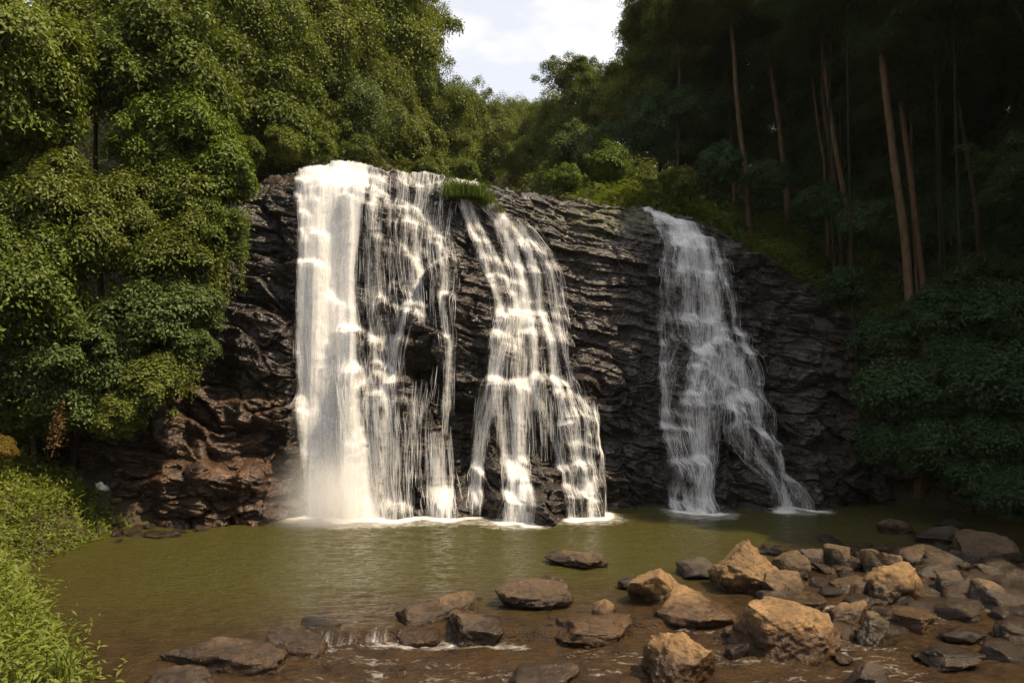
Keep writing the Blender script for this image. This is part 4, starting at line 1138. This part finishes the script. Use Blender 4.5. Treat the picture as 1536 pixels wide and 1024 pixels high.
for a in [
    (850, 266, 37.5, 1.0, 'yellowish grassy bush at the start of the right hand lip', 'leaf_bright'),
    (965, 268, 38.5, 1.2, 'green bush right of the yellow green round bush', 'leaf_mid'),
    (1020, 275, 38, 1.2, 'green bush above the head of the right waterfall', 'leaf_mid'),
    (1085, 245, 40, 1.5, 'dark shrub at the foot of the reddish trunk', 'leaf_dark'),
    (1150, 265, 40, 1.4, 'dark shrub at the foot of the straight brown trunk', 'leaf_dark'),
    (1230, 300, 37, 1.5, 'dark shrub left of the dark and forked pair of trunks', 'leaf_dark'),
    (1300, 330, 35, 1.5, 'dark shrub right of the forked pair of trunks', 'leaf_dark'),
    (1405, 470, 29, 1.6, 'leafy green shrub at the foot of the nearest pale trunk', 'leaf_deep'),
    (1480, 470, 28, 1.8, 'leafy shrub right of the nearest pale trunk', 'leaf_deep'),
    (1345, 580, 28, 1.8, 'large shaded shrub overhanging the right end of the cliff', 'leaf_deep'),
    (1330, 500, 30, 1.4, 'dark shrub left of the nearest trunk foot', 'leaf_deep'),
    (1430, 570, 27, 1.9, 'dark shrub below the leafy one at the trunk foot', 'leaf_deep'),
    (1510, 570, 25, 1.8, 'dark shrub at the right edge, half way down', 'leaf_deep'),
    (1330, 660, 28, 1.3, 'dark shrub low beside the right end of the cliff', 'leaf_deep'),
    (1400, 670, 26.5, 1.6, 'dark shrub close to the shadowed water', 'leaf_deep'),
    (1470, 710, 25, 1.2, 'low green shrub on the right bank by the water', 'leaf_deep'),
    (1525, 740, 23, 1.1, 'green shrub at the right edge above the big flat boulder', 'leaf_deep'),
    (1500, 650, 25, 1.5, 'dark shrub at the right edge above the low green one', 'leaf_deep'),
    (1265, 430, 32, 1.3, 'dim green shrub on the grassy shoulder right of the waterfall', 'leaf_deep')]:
    bush(*a, group='shrubs on the right bank')
bush(2, 672, 22, .45, 'small ochre leafed shrub at the left edge above the grassy bank', 'leaf_ochre', group='plants of the left bank')

# hanging vines
def vine(px0, py0, py1, d0, n, spread, label, mname):
    TN[0] += 1; rng = np.random.default_rng(9000 + TN[0])
    base = P(px0, py0, d0); root = empty('hanging_vine', base, label, 'vine', 'hanging vines on the left cliff')
    ln = base[2] - P(px0, py1, d0)[2]
    stems, LP, LN = [], [], []
    for k in range(n):
        x0 = rng.normal() * spread; y0 = rng.normal() * .2; l = ln * rng.uniform(.45, 1)
        T = np.linspace(0, 1, 14)
        path = np.stack([x0 + .12 * vn(T * 3, T * 0 + k, seed=TN[0]) * T + .1 * x0 * T, y0 - .25 * np.sin(T * 2) - .05, -l * T], -1)
        stems.append(tube(path, np.full(14, .008), 4))
        q = rng.integers(0, 14, int(l * 46)); LP.append(path[q] + rng.normal(size=(len(q), 3)) * np.array([.07, .06, .08])); LN.append(rng.normal(size=(len(q), 3)) * .6 + np.array([0, -.7, .6]))
    V, F = join(stems); mesh('stem', V, F, M['bark_dark'], root, smooth=True)
    Pt, N = np.concatenate(LP), np.concatenate(LN)
    V, F = leaves(Pt, N, rng.uniform(.07, .15, len(Pt)), rng.uniform(.03, .07, len(Pt)), rng, hang=1.5)
    mesh('foliage', V, F, M[mname], root)
vine(350, 318, 440, 27.6, 26, .45, 'curtain of yellow green vines on the left edge of the cliff face', 'leaf_bright')
vine(318, 380, 450, 27.0, 18, .5, 'green vines left of the yellow green curtain', 'leaf_warm')
vine(102, 600, 680, 23.6, 7, .13, 'withered vines hanging over the dark recess', 'dry')
vine(270, 545, 600, 25.4, 16, .5, 'short vines at the edge of the grey rock shoulder', 'leaf_mid')

# ------------------------------------------------------------------ low vegetation
def scatter(xr, yr, n, rng, cond):
    X = rng.uniform(*xr, n); Y = rng.uniform(*yr, n)
    Z, dd = ground(X, Y)
    k = cond(X, Y, Z, dd)
    return X[k], Y[k], Z[k]
def herbs(name, label, xyz, hgt, L, per, mname, seed, wd=.3):
    rng = np.random.default_rng(seed)
    X, Y, Z = xyz; n = len(X)
    hg = hgt * (0.55 + .9 * rng.random(n)) * (0.75 + .6 * (vn(X * .7, Y * .7, seed=seed) * .5 + .5))
    lean = rng.normal(size=(n, 2)) * .28
    u = rng.random((n, per)) ** .75
    Pt = np.stack([X[:, None] + lean[:, :1] * u * hg[:, None], Y[:, None] + lean[:, 1:] * u * hg[:, None], Z[:, None] + u * hg[:, None]], -1).reshape(-1, 3)
    Pt[:, :2] += rng.normal(size=(len(Pt), 2)) * .035
    N = rng.normal(size=Pt.shape) * .55 + np.array([0, -.15, 1.0])
    ll = L * rng.uniform(.5, 1.35, len(Pt))
    V, F = leaves(Pt, N, ll, ll * wd * rng.uniform(.7, 1.3, len(Pt)), rng, hang=.2)
    o = mesh(name, V, F, M[mname])
    return tag(o, label, kind='stuff')
rng = np.random.default_rng(31)
inview = lambda X, Y, Z: (np.abs(project(X, np.maximum(Y, .5), Z)[0] - 768) < 1100) & (Y > 6)
herbs('herbs', 'bright green leafy herbs covering the left bank', scatter((-24, -5), (7, 26), 26000, rng, lambda X, Y, Z, d: (d > -.12) & (d < 6.5) & inview(X, Y, Z) & ((X < -13.4) | (Y < 24))), .62, .15, 8, 'herb', 32)
herbs('tall_herbs', 'arching leafy stems at the water edge of the left bank', scatter((-24, -5), (7, 26), 3600, rng, lambda X, Y, Z, d: (d > -.08) & (d < 1.2) & inview(X, Y, Z) & (Y < 23))  , .8, .17, 16, 'herb', 33, .24)
herbs('grass', 'green grass along the lip and shoulder right of the falls', scatter((3, 22), (33, 50), 24000, rng, lambda X, Y, Z, d: (d > 4.6) & (d < 12) & (Z < 17)), .75, .5, 7, 'grass', 34, .10)
herbs('undergrowth', 'low green undergrowth on the left forest slope', scatter((-45, -9), (20, 70), 12000, rng, lambda X, Y, Z, d: (d > 3.5) & (d < 30)), .9, .34, 8, 'leaf_mid', 35, .45)
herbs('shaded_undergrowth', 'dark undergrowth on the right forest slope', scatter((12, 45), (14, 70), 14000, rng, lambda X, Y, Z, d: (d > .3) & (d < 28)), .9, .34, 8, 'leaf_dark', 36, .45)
herbs('shoulder_grass', 'dim grass running down the right shoulder of the cliff', scatter((12, 21), (28, 40), 9000, rng, lambda X, Y, Z, d: (d > 1.5) & (d < 8)), .55, .32, 7, 'leaf_mid', 37, .14)

herbs('valley_undergrowth', 'green undergrowth on the ground behind the rock lip', scatter((-14, 16), (34, 95), 12000, rng, lambda X, Y, Z, d: (d > 4.5)), .9, .36, 8, 'leaf_mid', 38, .4)

def tuft(px, py, d, rx, h, n, label, mname='grass', ry=None):
    TN[0] += 1; rng = np.random.default_rng(11000 + TN[0])
    u, v = uv_at(px, py); base = wpos(np.array([u]), np.array([v]), np.array([-.1]))[0] if d is None else P(px, py, d)
    x = rng.normal(size=n) * rx * .5; y = rng.normal(size=n) * (ry or rx) * .4
    T = np.linspace(0, 1, 5)[None]
    ln = rng.normal(size=(n, 2)) * .45; hh = h * rng.uniform(.5, 1.2, (n, 1))
    C = np.stack([x[:, None] + ln[:, :1] * hh * T ** 1.6, y[:, None] + (ln[:, 1:] - .15) * hh * T ** 1.6, hh * (T - .25 * T ** 3) - .05 - .35 * np.abs(x[:, None])*0], -1)
    wd = .016 * (1 - T) ** .6 * np.ones((n, 1)) + .001
    an = rng.uniform(0, 3.14, n); dx = np.stack([np.cos(an), np.sin(an), 0 * an], -1)[:, None]
    V = np.stack([C - dx * wd[..., None], C + dx * wd[..., None]], 2).reshape(-1, 3)
    b0 = (np.arange(n)[:, None] * 5 + np.arange(4)[None]) * 2
    o = mesh('grass_tuft', V, np.stack([b0, b0 + 1, b0 + 3, b0 + 2], -1).reshape(-1, 4), M[mname])
    o.location = [float(q) for q in base]
    return tag(o, label, 'grass tuft', 'grass tufts on the rock')
tuft(697, 300, None, .95, .95, 2600, 'thick green grass tuft growing on the rock above the middle cascade', 'leaf_bright')
tuft(724, 308, None, .6, .6, 900, 'lower right part of grass beside the thick tuft above the middle cascade', 'leaf_bright')
tuft(744, 318, None, .35, .45, 500, 'small grass tuft at the right of the thick one', 'leaf_mid')
tuft(92, 1010, 11.2, .22, .75, 26, 'single broad bladed grass clump in the left foreground herbs', 'herb')

# white scrap on the left bank rocks
V, F = ICO[4]
V = V * np.array([.26, .12, .16]); V = V * (1 + .5 * fbm(V[:, 0] * 9, V[:, 1] * 9, V[:, 2] * 9, oct=3, seed=4)[:, None])
m, t, b = mat('white_plastic'); b.inputs['Base Color'].default_value = (.8, .79, .76, 1); b.inputs['Roughness'].default_value = .4
o = mesh('litter', V, F, m); 
for d_ in np.arange(18, 28, .1):
    p = P(152, 735, d_)
    if gz(p[0], p[1]) > p[2]: break
p[2] += .1; o.location = [float(q) for q in p]; o.rotation_euler = (0, .6, .2)
tag(o, 'crumpled white scrap lying on the rocks of the left bank', 'litter')

# ------------------------------------------------------------------ air
V = np.array([(x, y, z) for x in (-420, 420) for y in (-70, 520) for z in (-4, 75)], float)
F = np.array([(0, 1, 3, 2), (4, 6, 7, 5), (0, 4, 5, 1), (2, 3, 7, 6), (0, 2, 6, 4), (1, 5, 7, 3)])
m = bpy.data.materials.new('haze'); m.use_nodes = True; t = m.node_tree; t.nodes.clear()
pv = t.nodes.new('ShaderNodeVolumePrincipled'); pv.inputs['Color'].default_value = (.95, .95, .92, 1)
pv.inputs['Density'].default_value = 0.0001; pv.inputs['Anisotropy'].default_value = 0.2
ou = t.nodes.new('ShaderNodeOutputMaterial'); t.links.new(pv.outputs[0], ou.inputs['Volume'])
o = mesh('haze', V, F, m); tag(o, 'thin warm haze in the valley air', kind='stuff')

# spray hanging round the foot of the dense fall
V, F = ICO[3]
m = bpy.data.materials.new('mist'); m.use_nodes = True; t = m.node_tree; t.nodes.clear()
co = t.nodes.new('ShaderNodeTexCoord').outputs['Object']
ln = t.nodes.new('ShaderNodeVectorMath'); ln.operation = 'LENGTH'; t.links.new(co, ln.inputs[0])
fall = ramp(t, ln.outputs['Value'], [(0.15, 1.0), (0.98, 0.0)])
nn = ramp(t, noise(t, co, 2.2, 3), [(0.3, 0.25), (0.7, 1.0)])
pv = t.nodes.new('ShaderNodeVolumePrincipled'); pv.inputs['Color'].default_value = (1, 1, 1, 1)
t.links.new(math_(t, 'MULTIPLY', math_(t, 'MULTIPLY', fall, fall), math_(t, 'MULTIPLY', nn, 1.5)), pv.inputs['Density'])
ou = t.nodes.new('ShaderNodeOutputMaterial'); t.links.new(pv.outputs[0], ou.inputs['Volume'])
o = mesh('mist', V, F, m); o.location = (-6.9, 26.4, .6); o.scale = (2.9, 1.7, 3.4)
tag(o, 'soft white spray hanging round the foot of the dense left fall', kind='stuff')
